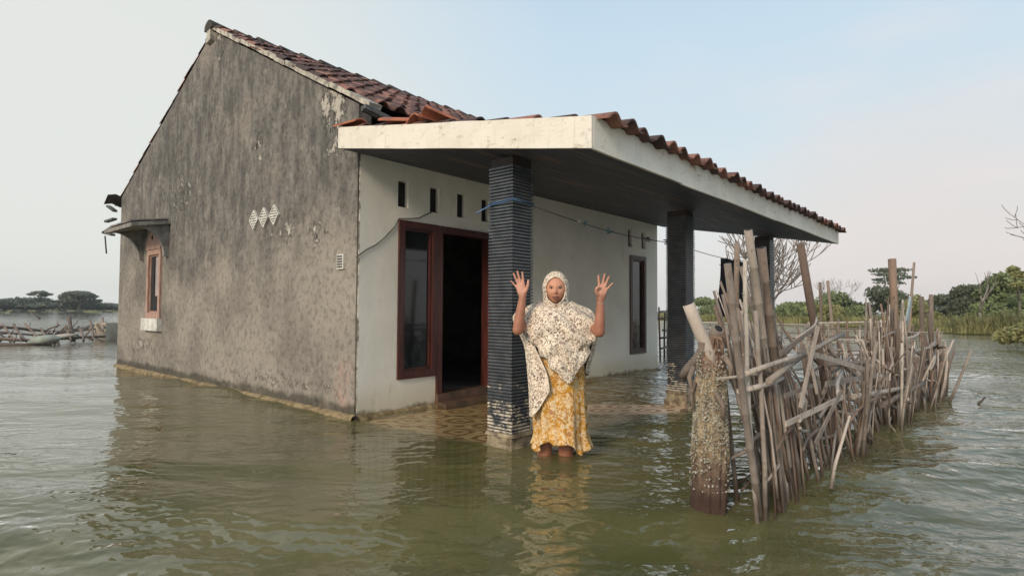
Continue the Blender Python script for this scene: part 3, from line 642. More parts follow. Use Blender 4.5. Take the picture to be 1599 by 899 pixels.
def fence(name, label, xa, xb, n, seed, env, lean, depth=.16, rails=(), yl=lambda x: -3.56 - .04 * x, tangle=.3, thick=(.007, .017), label_cat='fence', cross=34):
    rs = random.Random(seed); root = empty(name, (xa, yl(xa), 0)); tag(root, label, label_cat); inv = Matrix.Translation(-root.location)
    for i in range(n):
        x = rs.uniform(xa, xb); y = yl(x) + rs.uniform(-depth, depth) * .8; h = env(x) * rs.uniform(.55, 1.12); lx, ly = lean(x)
        lx += rs.gauss(0, tangle * .55); ly += rs.gauss(0, tangle * .40)
        z0 = -.35 if rs.random() < .8 else rs.uniform(.05, .4)
        a = (x, y, z0); b = (x + lx * h, y + ly * h, h); r = rs.uniform(*thick)
        mt = rs.choice([M_stick, M_stick, M_stick, M_brown, M_pale, M_post]); m = stick(a, b, r, rs, .03, seg=6, node=rs.random() < .6, taper=rs.uniform(.5, .95))
        o = m.build('stake', mt, root); o.matrix_parent_inverse = inv
    for i in range(cross):
        x = rs.uniform(xa, xb); y = yl(x) + rs.uniform(-depth, depth); z = rs.uniform(.12, env(x) * .95); L = min(rs.uniform(.25, .75), max(.08, x * .9 + .1)); an = rs.uniform(-.6, .30)
        o = stick((x, y, z), (x - L * math.cos(an), y + rs.uniform(-.12, .12), z + L * math.sin(an)), rs.uniform(.005, .014), rs, .06, seg=6, node=False).build('cross_stick', rs.choice([M_stick, M_pale, M_pale, M_brown]), root); o.matrix_parent_inverse = inv
    for (a, b, r, flat) in rails:
        if flat:
            A, B = Vector(a), Vector(b); d = (B - A); q = d.to_track_quat('X', 'Z').to_matrix(); m = MB(); m.obox((A + B) / 2, (d.length, .008, r * 1.7), q); o = m.build('lath', M_stick, root)
        else: o = stick(a, b, r, rs, .05, seg=7).build('rail', rs.choice([M_stick, M_pale]), root)
        o.matrix_parent_inverse = inv
    return root
def fy(x): return -3.56 - .04 * x
F1 = [((-.30, -3.60, .70), (.28, -3.72, .77), .014, 0), ((-.12, -3.66, .66), (.9, -3.78, .86), .017, 0), ((.0, -3.70, .44), (.75, -3.80, .50), .016, 1), ((.05, -3.68, .57), (.5, -3.74, .60), .013, 1),
      ((.35, -3.76, .56), (.22, -3.74, .86), .012, 1), ((.30, -3.76, .30), (.62, -3.82, .55), .015, 1), ((.18, -3.72, .50), (.30, -3.78, .92), .013, 1), ((.45, -3.80, .04), (.62, -3.86, .42), .010, 0), ((.2, -3.70, .80), (1.3, -3.82, .62), .018, 1), ((.05, -3.66, .78), (.5, -3.74, .92), .013, 1), ((-.3, -3.58, .62), (.1, -3.66, .655), .015, 0)]
fence('bamboo_fence', 'nearest fence panel of leaning grey bamboo stakes tied with rails and laths', -.04, 1.15, 92, 11, lambda x: 1.02 + .08 * math.sin(x * 9), lambda x: (-.06 - .36 * min(1, max(0, x)), .06 + .18 * max(0, x)), rails=F1, tangle=.13, cross=22, thick=(.005, .014))
F2 = [((.9, -3.68, .55), (2.6, -3.74, .48), .020, 1), ((1.0, -3.66, .66), (2.3, -3.70, .60), .017, 0), ((1.6, -3.7, .40), (3.4, -3.78, .30), .02, 0), ((1.2, -3.5, .9), (2.9, -3.8, .15), .016, 0), ((2.4, -3.75, .25), (3.5, -3.92, .34), .025, 0)]
fence('bamboo_fence', 'middle stretch of the fence, a collapsed tangle of thin sticks', 1.1, 3.3, 92, 12, lambda x: .86 - .18 * math.sin((x - 1.1) / 2.2 * math.pi), lambda x: (-.52 + .1 * (x - 1.1), .14), rails=F2, tangle=.62, depth=.22, thick=(.006, .016))
F3 = [((3.2, -3.72, .62), (6.0, -3.8, .62), .022, 0), ((3.3, -3.75, .35), (6.0, -3.85, .40), .022, 0), ((3.4, -3.6, .7), (6.3, -3.6, .72), .018, 0)]
fence('bamboo_fence', 'far stretch of the fence, dense crossed sticks ending by open water', 3.0, 5.75, 97, 13, lambda x: .66 - .01 * (x - 3.0) + (.22 if x < 3.7 else 0), lambda x: (-.15, .02), rails=F3, tangle=.6, cross=40, depth=.17, thick=(.007, .018))
def bundle(xc, yc, n, seed, h, label):
    rs = random.Random(seed); root = empty('brush_bundle', (xc, yc, 0)); tag(root, label, 'brushwood'); inv = Matrix.Translation(-root.location)
    for i in range(n):
        a = rs.uniform(0, 6.28); q = rs.uniform(0, .12); hh = h * rs.uniform(.6, 1.05); top = (xc + math.cos(a) * q * 1.5 + rs.uniform(-.14, .10), yc + math.sin(a) * q * 1.5 + rs.uniform(-.1, .1), hh)
        o = stick((xc + math.cos(a) * q, yc + math.sin(a) * q, -.3), top, rs.uniform(.005, .016), rs, .05, node=False, seg=6).build('stick', rs.choice([M_stick, M_brown, M_pale, M_post]), root); o.matrix_parent_inverse = inv
    return root
bundle(3.30, -3.63, 40, 31, 1.12, 'upright bundle of grey sticks rising from the middle of the fence')
bundle(6.0, -3.78, 26, 32, .74, 'bundle of sticks at the far end of the fence')
bundle(2.95, -3.74, 16, 33, .72, 'short bundle of sticks at the foot of the collapsed fence')
# thick poles that stand taller than the stakes
def pole(a, b, r, mat, label, name='bamboo_pole', node=True, hollow=False, bend=.008, seed=1, taper=.9):
    rs = random.Random(seed); a = Vector(a); b = Vector(b); o = stick(a, b, r, rs, bend, seg=14, node=node, taper=taper).build(name, mat); origin_to(o, a); tag(o, label, 'pole'); 
    if hollow:
        d = (b - a).normalized(); q = d.to_track_quat('Z', 'Y').to_matrix(); m = MB(); m.v = []; cs = [b + d * .0015 + q @ Vector((r * .72 * math.cos(t), r * .72 * math.sin(t), 0)) for t in np.linspace(0, 2 * math.pi, 13)[:-1]]
        m.add(cs, [tuple(range(12))]); h = m.build('hollow_end_shade', M_hole_shade, o); h.matrix_parent_inverse = Matrix.Translation(-a)  # flat dark disc, painted shade inside the hollow end
    return o
pole((.42, -3.62, -.35), (-.213, -3.6, 1.39), .022, M_pale, 'tallest pale bamboo pole leaning up to the porch roof edge', hollow=True, seed=2)
pole((.62, -3.58, -.35), (-.036, -3.6, 1.317), .025, M_post, 'thick grey bamboo pole leaning right behind the tallest one', hollow=True, seed=3)
pole((1.60, -3.62, -.35), (.677, -3.6, 1.401), .026, M_brown, 'tall brown pole leaning over the collapsed part of the fence', node=False, seed=4)
pole((.02, -3.60, -.35), (-.498, -3.6, 1.207), .018, M_stick, 'grey bamboo pole leaning left towards the crusted stump', seed=5)
pole((-.10, -3.62, -.35), (-.30, -3.61, 1.24), .011, M_pale, 'slim pale stick standing almost upright beside the leaning poles', seed=6, bend=.03)
pole((-.02, -3.60, -.35), (-.155, -3.61, 1.0), .012, M_pale, 'slim pale stick crossing in front of the tallest pole', seed=7, bend=.02)
pole((.42, -3.42, .55), (.06, -3.45, 1.36), .016, M_post, 'crooked dark branch leaning behind the bamboo poles', name='branch', node=False, seed=8, bend=.05)
pole((3.62, -3.70, -.35), (3.75, -3.66, 1.52), .036, M_brown, 'square-topped brown post standing highest among the sticks', name='wooden_post', node=False, seed=9, bend=0, taper=1)
pole((6.1, -3.8, -.35), (5.95, -3.75, .98), .028, M_post, 'dark post behind the far stretch of the fence', name='wooden_post', node=False, seed=10, bend=0)
pole((6.1, -3.76, -.35), (6.15, -3.76, 1.22), .028, M_post, 'grey post at the far end of the fence', name='wooden_post', node=False, seed=11, bend=.01)
pole((6.05, -3.9, -.35), (6.0, -3.88, .55), .022, M_post, 'short dark stake in the water at the fence end', name='stake', node=False, seed=12)
# scrap of board wedged in the far fence
m = MB(); m.obox((5.2, -3.62, 1.0), (.50, .02, .09), Matrix.Rotation(R(-35), 3, 'Y')); o = m.build('loose_board', simple('pale blue grey board', (.36, .42, .42), (.22, .26, .26), 5)); tag(o, 'pale blue-grey board wedged on top of the far fence', 'board')
# floating stick in the water
m = stick((5.0, -4.25, .0), (5.12, -4.31, .07), .012, random.Random(4), node=False); o = m.build('floating_twig', M_post); tag(o, 'small dark twig sticking out of the water beside the fence', 'twig')

# ------------------------------------------------------------------ crusted stump by the fence
def stump():
    base = Vector((-.155, -3.37, -.45)); root = empty('crusted_stump', base); tag(root, 'thick stump crusted with shells standing in front of the fence', 'tree stump')
    m = NT('rotting wood and crust'); x, y, z = m.sep(); zz = m.mth('ADD', z, m.mth('MULTIPLY', m.mth('SUBTRACT', m.noise(6, 5), .5), .25))
    col = m.mix((.15, .095, .07), (.07, .045, .035), m.rng(m.noise(14, 6, .7), .35, .65))
    crust = m.mix((.46, .37, .24), (.24, .17, .10), m.rng(m.noise(26, 6, .75), .38, .6)); col = m.mix(col, crust, m.rng(zz, .12, .34))
    wood = m.mix((.30, .20, .14), (.10, .06, .045), m.rng(m.noise(12, 6, .7, m.map((1.6, 1.6, .5))), .38, .62)); col = m.mix(col, wood, m.rng(zz, .62, .78))
    col = m.mix(col, (.05, .03, .022), m.rng(m.noise(22, 5, .8, m.map(loc=(4, 4, 4))), .55, .66, 0., .75))
    col = m.mix(col, (.05, .028, .02), m.rng(z, .12, .04, 0., .85))
    mt = m.done(col, .85, m.bump(m.noise(34, 6, .8), .9, .012), .3)
    P = []; nz, na = 150, 84
    for i in range(nz + 1):
        z = -.45 + 1.31 * i / nz; row = []
        lean_ = Vector((.018 * z, -.02 * z))
        for j in range(na):
            a = 2 * math.pi * j / na; d = Vector((math.cos(a), math.sin(a), 0)); r = .072 + .012 * math.sin(z * 5 + 1) - .014 * (z > .70) * min(1, (z - .7) / .1)
            q = Vector((d.x * 1.2, d.y * 1.2, z * 1.1)); r += .018 * noise.noise(q * 2.2) + .014 * noise.noise(q * 6)
            f = max(0, min(1, (z - .12) / .15)); r += f * (.016 * abs(noise.noise(q * 17)) + .008 * noise.noise(q * 34))
            if z > .66: r -= .035 * max(0, noise.noise(Vector((d.x * 3.2, d.y * 3.2, z * 7)) - Vector((2, 0, 0))) ) * 1.8
            if i == nz: r *= .6
            row.append((lean_.x + d.x * r - .155, lean_.y + d.y * r - 3.37, z + .03 * noise.noise(Vector((d.x * 2, d.y * 2, 3))) * (z > .75)))
        P.append(row)
    t = MB(); t.grid(P, True, True); t.add(P[-1], [tuple(range(na))]); o = t.build('trunk', mt, root); o.matrix_parent_inverse = Matrix.Translation(-base)
    rs = random.Random(3); s = MB()
    for _ in range(3200):
        a = rs.uniform(0, 6.28); z = min(.80, max(.10, rs.gauss(.47, .15))); lx, ly = .018 * z - .155, -.02 * z - 3.37; r = .072 + .012 * math.sin(z * 5 + 1) + .012
        c = Vector((lx + math.cos(a) * r, ly + math.sin(a) * r, z)); q = Euler((rs.uniform(0, 6), rs.uniform(0, 6), rs.uniform(0, 6))).to_matrix(); e_ = rs.uniform(.003, .0095)
        s.ellipsoid(c, (e_, e_ * .7, e_ * .28), 6, 4, q)
    o = s.build('shell_crust', simple('pale oyster shell', (.42, .39, .31), (.19, .165, .125), 40, .8, .5), root); o.matrix_parent_inverse = Matrix.Translation(-base); tag(o, kind='stuff')
    for k in range(7):
        a = rs.uniform(0, 6.28); s = MB(); z = rs.uniform(.5, .84); s.tube([(-.15 + .085 * math.cos(a), -3.38 + .085 * math.sin(a), z), (-.15 + .115 * math.cos(a + .2), -3.38 + .115 * math.sin(a + .2), z - .05), (-.15 + .105 * math.cos(a + .3), -3.38 + .105 * math.sin(a + .3), z - .13)], [.016, .013, .006], 7); o = s.build('bark_strip', M_post, root); o.matrix_parent_inverse = Matrix.Translation(-base)
stump()
pole((-.14, -3.40, .72), (-.235, -3.30, 1.03), .034, M_stick, 'short thick bamboo offcut leaning out of the top of the stump', name='bamboo_offcut', hollow=True, seed=14, node=False)
pole((.10, -3.12, .62), (-.085, -3.40, .905), .030, M_stick, 'hollow bamboo pipe end pointing forward beside the stump top', name='bamboo_pipe', hollow=True, seed=15, node=False)
pole((-.26, -3.46, .665), (.30, -3.70, .69), .007, M_pale, 'thin pale cane tied across the stump to the fence', name='cane', seed=16, bend=.03)
pole((.02, -3.3, .3), (-.20, -3.36, .84), .022, M_post, 'dark branch propped behind the crusted stump', name='branch', seed=17, node=False)

# ------------------------------------------------------------------ the woman
WB = Vector((0.098, -2.197, -.25)); WR = math.atan2(-.802, .597)
person = empty('person', WB, WR); tag(person, 'woman in cream patterned headscarf cape and yellow dress, both open hands raised, wading', 'person')
DZ = .25                                                        # local z of the water surface
def mat_skin():
    m = NT('warm brown skin'); x, y, z = m.sep()
    col = m.mix((.37, .16, .098), (.27, .112, .068), m.rng(m.noise(9, 4), .35, .7))
    head = m.mth('MULTIPLY', m.rng(z, 1.24, 1.28), m.rng(m.mth('ABSOLUTE', m.mth('SUBTRACT', x, .008)), .12, .10)); col = m.mix(col, (.56, .27, .17), m.mth('MULTIPLY', head, .9))  # face painted lighter than the arms to offset the hood's shadow
    palm = m.mth('MULTIPLY', m.rng(z, 1.33, 1.37), m.rng(m.mth('ABSOLUTE', m.mth('SUBTRACT', x, .03)), .15, .17)); col = m.mix(col, (.52, .26, .18), palm)
    return m.done(col, .5, m.bump(m.noise(60, 4), .15, .003), .4, **{'Subsurface Weight': .08, 'Subsurface Scale': .02})
M_skin = mat_skin()
def capsule(mb, a, b, ra, rb, n=14):
    a = Vector(a); b = Vector(b); d = (b - a).normalized(); pts = []; rad = []
    for t in (-1, -.8, -.5, 0): pts.append(a + d * t * ra); rad.append(ra * math.sqrt(max(.0004, 1 - t * t)))
    for t in (0, .5, .8, 1): pts.append(b + d * t * rb); rad.append(rb * math.sqrt(max(.0004, 1 - t * t)))
    mb.tube(pts, rad, n)
def chain(mb, pts, rad, n=14):
    for i in range(len(pts) - 1): capsule(mb, pts[i], pts[i + 1], rad[i], rad[i + 1], n)
def J(x, y, z): return Vector((x, y, z + DZ))
bm_ = MB()
# trunk, neck, legs
for (c, r_) in (((.02, .02, .62), (.165, .12, .13)), ((.015, .02, .78), (.145, .11, .16)), ((.01, .02, .90), (.155, .10, .11)), ((0.01, .03, .985), (.135, .075, .04))):
    bm_.ellipsoid(J(*c), r_, 28, 18)
capsule(bm_, J(.01, .03, .97), J(.01, .01, 1.06), .05, .045)
for sx, kx in ((-1, -.063), (1, .080)):
    hx = .02 + sx * .085
    chain(bm_, [J(hx, .02, .56), J(kx + sx * .005, -.02, .17), J(kx, .02, .03), J(kx, .035, -.17)], [.088, .052, .052, .032])
    chain(bm_, [J(kx, .05, -.215), J(kx + sx * .01, -.05, -.215), J(kx + sx * .018, -.115, -.225)], [.034, .034, .024])
# arms
def arm(sh, el, wr):
    chain(bm_, [sh, el, el.lerp(wr, .35), wr], [.045, .035, .034, .0235])
shR, elR, wrR = J(-.140, .03, .975), J(-.238, -.19, .865), J(-.205, -.20, 1.085)
shL, elL, wrL = J(.165, .03, .970), J(.292, -.17, .855), J(.297, -.19, 1.07)
arm(shR, elR, wrR); arm(shL, elL, wrL)
def hand(wr, palm, fingers, thumb):
    W_ = lambda p: wr + Vector((p[0], p[2] if len(p) > 2 else 0, p[1]))
    for a, b, ra, rb_ in palm: capsule(bm_, W_(a), W_(b), ra, rb_, 10)
    for base, tip, r0 in fingers:
        b, t = W_(base), W_(tip); d = t - b
        k1 = b + d * .42 + Vector((0, .004, 0)); k2 = b + d * .72 + Vector((0, .002, 0)); chain(bm_, [b, k1, k2, t], [r0 * 1.06, r0, r0 * .92, r0 * .78], 10)
    chain(bm_, [W_(p) for p in thumb], [.014, .0105, .0095, .0078], 10)
hand(wrR, [((-.008, .0), (-.034, .060), .021, .013), ((0, 0), (-.022, .072), .022, .014), ((.004, 0), (-.006, .076), .021, .014), ((.010, .012), (.006, .07), .017, .012)],
     [((-.040, .058), (-.077, .098, -.012), .0072), ((-.030, .074), (-.060, .146, -.014), .0082), ((-.014, .080), (-.036, .160, -.012), .0086), ((.004, .078), (-.004, .154, -.012), .0084)],
     [(.008, .018, -.006), (.026, .045, -.016), (.034, .074, -.022), (.036, .100, -.024)])
hand(wrL, [((.008, .0), (.034, .060), .021, .013), ((0, 0), (.020, .074), .022, .014), ((-.004, 0), (.004, .078), .021, .014), ((-.010, .012), (-.010, .072), .017, .012)],
     [((.038, .058), (.076, .100, -.012), .0072), ((.026, .074), (.052, .142, -.018), .0082), ((.010, .080), (.026, .158, -.014), .0086), ((-.008, .078), (-.014, .150, -.010), .0084)],
     [(-.008, .018, -.006), (-.028, .042, -.018), (-.028, .066, -.032), (-.010, .080, -.038)])
# head: a shaped ovoid with brow, eye sockets, nose, cheeks, lips and chin
HC = J(.008, -.015, 1.135)
P = []
for i in range(73):
    a = math.pi * i / 72; row = []
    for j in range(96):
        b = 2 * math.pi * j / 96; n_ = Vector((math.sin(a) * math.cos(b), math.sin(a) * math.sin(b), math.cos(a)))
        p = Vector((n_.x * .080, n_.y * .092, n_.z * .108))
        if p.z < 0: k = 1 + .22 * (p.z / .106) ; p.x *= max(.6, k); p.y *= (1 + .08 * p.z / .106)
        if n_.y < 0:
            G = lambda cx, cz, sx_, sz_: math.exp(-((p.x - cx) / sx_) ** 2 - ((p.z - cz) / sz_) ** 2)
            o_ = -.010 * (G(-.027, .006, .014, .010) + G(.027, .006, .014, .010)) + .005 * (G(-.026, .024, .018, .006) + G(.026, .024, .018, .006))
            o_ += .022 * G(0, -.020, .0085, .012) + .012 * G(0, -.002, .006, .022) + .006 * (G(-.012, -.024, .006, .006) + G(.012, -.024, .006, .006))
            o_ += .006 * (G(-.036, -.024, .016, .018) + G(.036, -.024, .016, .018)) + .007 * G(0, -.084, .018, .012)
            o_ += .006 * G(0, -.046, .018, .004) + .007 * G(0, -.066, .016, .005) - .011 * G(0, -.056, .016, .0048)
            p.y -= o_
        row.append(HC + p)
    P.append(row)
bm_.grid(P, True, True)
for sx in (-1, 1): bm_.ellipsoid(HC + Vector((sx * .079, .005, -.005)), (.008, .018, .028), 10, 8)
body = bm_.build('body', M_skin, person)
rm = body.modifiers.new('remesh', 'REMESH'); rm.mode = 'VOXEL'; rm.voxel_size = .0036; rm.use_smooth_shade = True
sm = body.modifiers.new('smooth', 'SMOOTH'); sm.factor = .5; sm.iterations = 2
M_eye = NT('eye white').done((.40, .33, .27), .4); M_iris = NT('dark brown').done((.02, .012, .01), .25); M_lip = simple('lips', (.33, .12, .085), None, 30, .5, .1)
for sx in (-1, 1):
    c = HC + Vector((sx * .028, -.0775, .006))
    m = MB(); m.ellipsoid(c, (.0130, .007, .0034), 14, 8); e_ = m.build('eye', M_eye, person)
    m = MB(); m.ellipsoid(c + Vector((0, -.0045, 0)), (.0062, .0040, .0044), 10, 8); m.build('iris', M_iris, e_)
    m = MB(); m.tube([c + Vector((-.014, .001, .003)), c + Vector((0, -.0045, .0072)), c + Vector((.014, .001, .003))], .0030, 6); m.build('eyelid', M_iris, e_)
    m = MB(); m.tube([c + Vector((-.017, -.001, .0150 - sx * .002)), c + Vector((0, -.0065, .0195)), c + Vector((.017, -.001, .0150 + sx * .002))], [.0012, .0026, .0012], 6); m.build('eyebrow', M_iris, person)
m = MB(); m.ellipsoid(HC + Vector((0, -.0845, -.056)), (.0225, .006, .0058), 14, 8); mo = m.build('mouth', simple('dark mouth', (.06, .015, .012), None, 30, .5), person)
for dz, rr in ((.0078, .0030), (-.0080, .0040)):
    m = MB(); m.tube([HC + Vector((x_, -.0895 + abs(x_) * .28, -.056 + 7 * x_ * x_ + dz * (1 - (x_ / .028) ** 2))) for x_ in (-.026, -.017, -.007, 0, .007, .017, .026)], [rr * .4, rr, rr, rr * .9, rr, rr, rr * .4], 6); m.build('lip', M_lip, mo)
m = MB(); m.tube([HC + Vector((x_, -.0875 + abs(x_) * .28, -.0515)) for x_ in (-.014, 0, .014)], .0028, 6); m.build('teeth', M_eye, mo)
# dress
def mat_dress():
    m = NT('yellow dress with cream scrolls'); x, y, z = m.sep()
    v = m.map((1, 1, 1)); wv = m.noise(13, 3, .5, v, 1.6); w2 = m.noise(13, 3, .5, m.map(loc=(7, 3, 1)), 1.6)
    ln = m.rng(m.mth('ABSOLUTE', m.mth('SUBTRACT', wv, .5)), .018, .034, 1., 0.); l2 = m.rng(m.mth('ABSOLUTE', m.mth('SUBTRACT', w2, .52)), .014, .028, 1., 0.)
    flower = m.rng(m.vor(15), .22, .30, 1., 0.); inner = m.rng(m.vor(15), .12, .16, 1., 0.)
    base = m.mix((.56, .27, .03), (.38, .17, .025), m.rng(m.noise(6, 4), .35, .65))
    f = m.mth('MINIMUM', m.mth('ADD', m.mth('ADD', ln, l2), m.mth('SUBTRACT', flower, m.mth('MULTIPLY', inner, .8))), 1.)
    col = m.mix(base, (.70, .58, .38), m.mth('MULTIPLY', f, .75)); col = m.mix(col, (.33, .13, .05), m.rng(m.noise(26, 3, .5, m.map(loc=(2, 9, 4))), .63, .68, 0., .8))
    col = m.mix(col, (.60, .48, .36), m.rng(m.noise(4, 3), .58, .75, 0., .5))
    return m.done(col, .85, m.bump(m.noise(14, 4, .6, m.map((1, 1, .35))), .5, .012), .2)
def interp(tab, z):
    for i in range(len(tab) - 1):
        if tab[i][0] >= z >= tab[i + 1][0]:
            t = (tab[i][0] - z) / (tab[i][0] - tab[i + 1][0]); return [a + (b - a) * t for a, b in zip(tab[i][1:], tab[i + 1][1:])]
    return tab[-1][1:] if z < tab[-1][0] else tab[0][1:]
DT = [(1.0, .01, .02, .13, .09), (.9, .01, .01, .165, .125), (.75, .015, 0, .165, .14), (.6, .03, 0, .172, .145), (.45, .035, 0, .168, .145), (.3, .04, 0, .172, .15), (.18, .045, 0, .168, .15), (.07, .05, 0, .178, .155)]
rows = []; NZ = 90; NA = 180
for i in range(NZ + 1):
    t = i / NZ; row = []
    for j in range(NA):
        a = 2 * math.pi * j / NA; hem = .082 + .028 * math.sin(a * 3 + .5) - .018 * math.sin(a * 7 + 1) - .02 * math.cos(a - 1.2)
        z = 1.0 - (1.0 - hem) * t; cx, cy_, rx, ry = interp(DT, max(z, .07)); k = max(0, (t - .25) / .75)
        f = 1 + k * .085 * math.sin(a * 9 + 2 * math.sin(a * 2) + t * 1.2) + k * k * .05 * math.sin(a * 17 + 1 + t) + .012 * math.sin(a * 5 + t * 9) + .02 * noise.noise(Vector((math.cos(a) * 2, math.sin(a) * 2, z * 5)))
        if t > .93: f += (t - .93) * .9 * (1 + .8 * math.sin(a * 13))
        row.append(J(cx + rx * f * math.cos(a), cy_ + ry * f * math.sin(a), z))
    rows.append(row)
m = MB(); m.grid(rows, True, True); dress = m.build('dress', mat_dress(), person); q = dress.modifiers.new('t', 'SOLIDIFY'); q.thickness = .004
# headscarf and cape
def mat_scarf():
    m = NT('cream cloth with brown floral print'); g = m.obj
    n1 = m.noise(66, 2, .5, g, 1.4); n2 = m.noise(105, 2, .5, m.map(loc=(3, 3, 3)), .8); n3 = m.noise(9, 2, .5, g)
    d1 = m.rng(m.mth('ADD', n1, m.mth('MULTIPLY', n3, .10)), .57, .61); d2 = m.rng(n2, .58, .63)
    f = m.mth('MINIMUM', m.mth('ADD', d1, m.mth('MULTIPLY', d2, .7)), 1.)
    col = m.mix((.80, .70, .56), (.70, .59, .46), m.rng(m.noise(5, 4), .35, .7))
    col = m.mix(col, m.mix((.09, .045, .036), (.20, .12, .085), m.rng(m.noise(17, 2), .4, .6)), m.mth('MULTIPLY', f, .88))
    return m.done(col, .85, m.bump(m.noise(20, 4, .6, m.map((1, 1, .5))), .3, .008), .2)
M_scarf = mat_scarf(); M_hem = simple('cream hem', (.72, .64, .53), (.6, .5, .4), 20, .85)
def catmull(A, n):
    """resample rows of control points along axis 0"""
    A = np.array(A, float); k = len(A); out = []
    for q in np.linspace(0, k - 1, n):
        i = min(int(q), k - 2); t = q - i; p0 = A[max(i - 1, 0)]; p1 = A[i]; p2 = A[i + 1]; p3 = A[min(i + 2, k - 1)]
        out.append(.5 * ((2 * p1) + (-p0 + p2) * t + (2 * p0 - 5 * p1 + 4 * p2 - p3) * t * t + (-p0 + 3 * p1 - 3 * p2 + p3) * t ** 3))
    return np.array(out)
def sheet(ctrl, nr, nc, name, folds, parent, off=0, thick=.004):
    G = catmull(ctrl, nr); G = np.swapaxes(catmull(np.swapaxes(G, 0, 1), nc), 0, 1)
    du = np.gradient(G, axis=1); dv = np.gradient(G, axis=0); N_ = np.cross(du, dv); N_ /= np.linalg.norm(N_, axis=2, keepdims=True) + 1e-9
    rows = []
    for i in range(nr):
        row = []
        for j in range(nc):
            t, s_ = i / (nr - 1), j / (nc - 1); f = folds(s_, t, G[i, j]); p = G[i, j] + N_[i, j] * f; row.append(J(*p))
        rows.append(row)
    m = MB(); m.grid(rows); o = m.build(name, M_scarf, parent); q = o.modifiers.new('t', 'SOLIDIFY'); q.thickness = thick
    edge = [rw[0] for rw in rows[len(rows) // 4:]] + rows[-1][1:] + [rw[-1] for rw in rows[:len(rows) // 4:-1]]; h_ = MB(); h_.tube(edge, .0038, 6); h_.build('hem', M_hem, o); return o
front = [
 [(-.100, .00, 1.055), (-.070, -.050, 1.035), (-.035, -.092, 1.020), (.008, -.105, 1.012), (.05, -.092, 1.020), (.085, -.050, 1.035), (.115, 0, 1.055)],
 [(-.192, -.02, 1.005), (-.130, -.085, 1.010), (-.065, -.130, .985), (.01, -.148, .970), (.08, -.130, .985), (.150, -.085, 1.008), (.250, -.03, .985)],
 [(-.200, -.12, .925), (-.150, -.160, .895), (-.075, -.185, .865), (.015, -.195, .85), (.095, -.185, .865), (.185, -.160, .895), (.285, -.115, .92)],
 [(-.175, -.14, .835), (-.130, -.175, .79), (-.065, -.195, .755), (.02, -.21, .735), (.105, -.20, .75), (.185, -.17, .79), (.280, -.13, .85)],
 [(-.130, -.14, .765), (-.085, -.17, .715), (-.035, -.195, .665), (.03, -.205, .630), (.10, -.20, .640), (.165, -.175, .71), (.245, -.13, .78)],
 [(-.085, -.14, .715), (-.050, -.165, .670), (-.000, -.185, .610), (.045, -.20, .560), (.096, -.20, .530), (.160, -.175, .610), (.232, -.12, .725)]]
def ffold(s, t, p):
    c = (s - .52); u = math.sqrt((c * 1.5) ** 2 + .02) ; 
    return .014 * min(1, t * 2.5) * math.sin((t * .95 - abs(c) * 1.0) * 23 + 1.2 * math.sin(s * 6)) * (1 - .3 * t) + .005 * math.sin(s * 31 + t * 9) * t
cape = sheet(front, 90, 90, 'headscarf_cape', ffold, person)
back = [
 [(-.080, .0, 1.04), (-.085, .02, 1.04), (-.08, .05, 1.04), (-.04, .09, 1.04), (.01, .10, 1.04), (.06, .09, 1.04), (.095, .05, 1.04), (.10, .0, 1.035)],
 [(-.190, -.02, .995), (-.200, .01, 1.0), (-.18, .06, 1.0), (-.1, .11, 1.02), (.01, .12, 1.03), (.12, .11, 1.02), (.235, .06, .99), (.245, -.02, .98)],
 [(-.185, -.06, .87), (-.262, -.06, .935), (-.268, .03, .93), (-.13, .14, .88), (0, .16, .88), (.15, .14, .88), (.285, .04, .90), (.275, -.06, .87)],
 [(-.120, -.13, .74), (-.185, -.09, .745), (-.19, .02, .745), (-.11, .14, .72), (0, .165, .72), (.14, .14, .72), (.262, .05, .74), (.262, -.06, .76)],
 [(-.045, -.170, .58), (-.150, -.125, .52), (-.165, .01, .52), (-.11, .14, .50), (0, .16, .52), (.13, .14, .56), (.225, .06, .60), (.232, -.03, .64)],
 [(-.030, -.175, .47), (-.138, -.155, .305), (-.150, 0, .34), (-.11, .14, .34), (0, .155, .38), (.12, .14, .48), (.21, .06, .54), (.225, -.01, .58)]]
def bfold(s, t, p): return .010 * t * math.sin(s * 34 + t * 2) + .006 * t * math.sin(s * 61 + 1) + .005 * noise.noise(Vector((s * 8, t * 6, 4)))
sheet(back, 80, 110, 'headscarf_cape', bfold, person)
# hood: closed round the head, open in front of the face
rows = []
zs = list(np.linspace(1.262, 1.0, 40))
for i, z in enumerate(zs):
    if z > 1.14: rr = math.sqrt(max(.0, 1 - ((z - 1.14) / .1225) ** 2)); rx, ry = .092 * rr, .100 * rr; cy_ = -.006
    else: k = (1.14 - z) / .14; rx, ry = .092 + .008 * k * k - .008 * math.sin(k * math.pi), .100 - .004 * k - .006 * math.sin(k * math.pi); cy_ = -.006 + .002 * k
    fz = (z - 1.126) / .092; hw = .069 * math.sqrt(max(0, 1 - fz * fz)) * (1 if z > 1.1 else .96); om = math.asin(min(.99, hw / max(rx, .001))) if rx > .01 else 0
    row = []
    for j in range(73):
        s_ = j / 72; a = -math.pi / 2 + om + (2 * math.pi - 2 * om) * s_; f = 1 + .022 * math.sin(a * 7 + z * 40) * (1.14 > z) + .008 * math.sin(a * 3 + z * 60)
        edge = min(s_, 1 - s_); lift = .006 * math.exp(-(edge / .015) ** 2) if om > .05 else 0
        row.append(J(.008 + (rx * f + lift) * math.cos(a), cy_ + (ry * f + lift) * math.sin(a), z))
    rows.append(row)
m = MB(); m.grid(rows); hood = m.build('hood', M_scarf, cape); q = hood.modifiers.new('t', 'SOLIDIFY'); q.thickness = .006; q.offset = 1
m = MB(); n0 = 48; ed = []
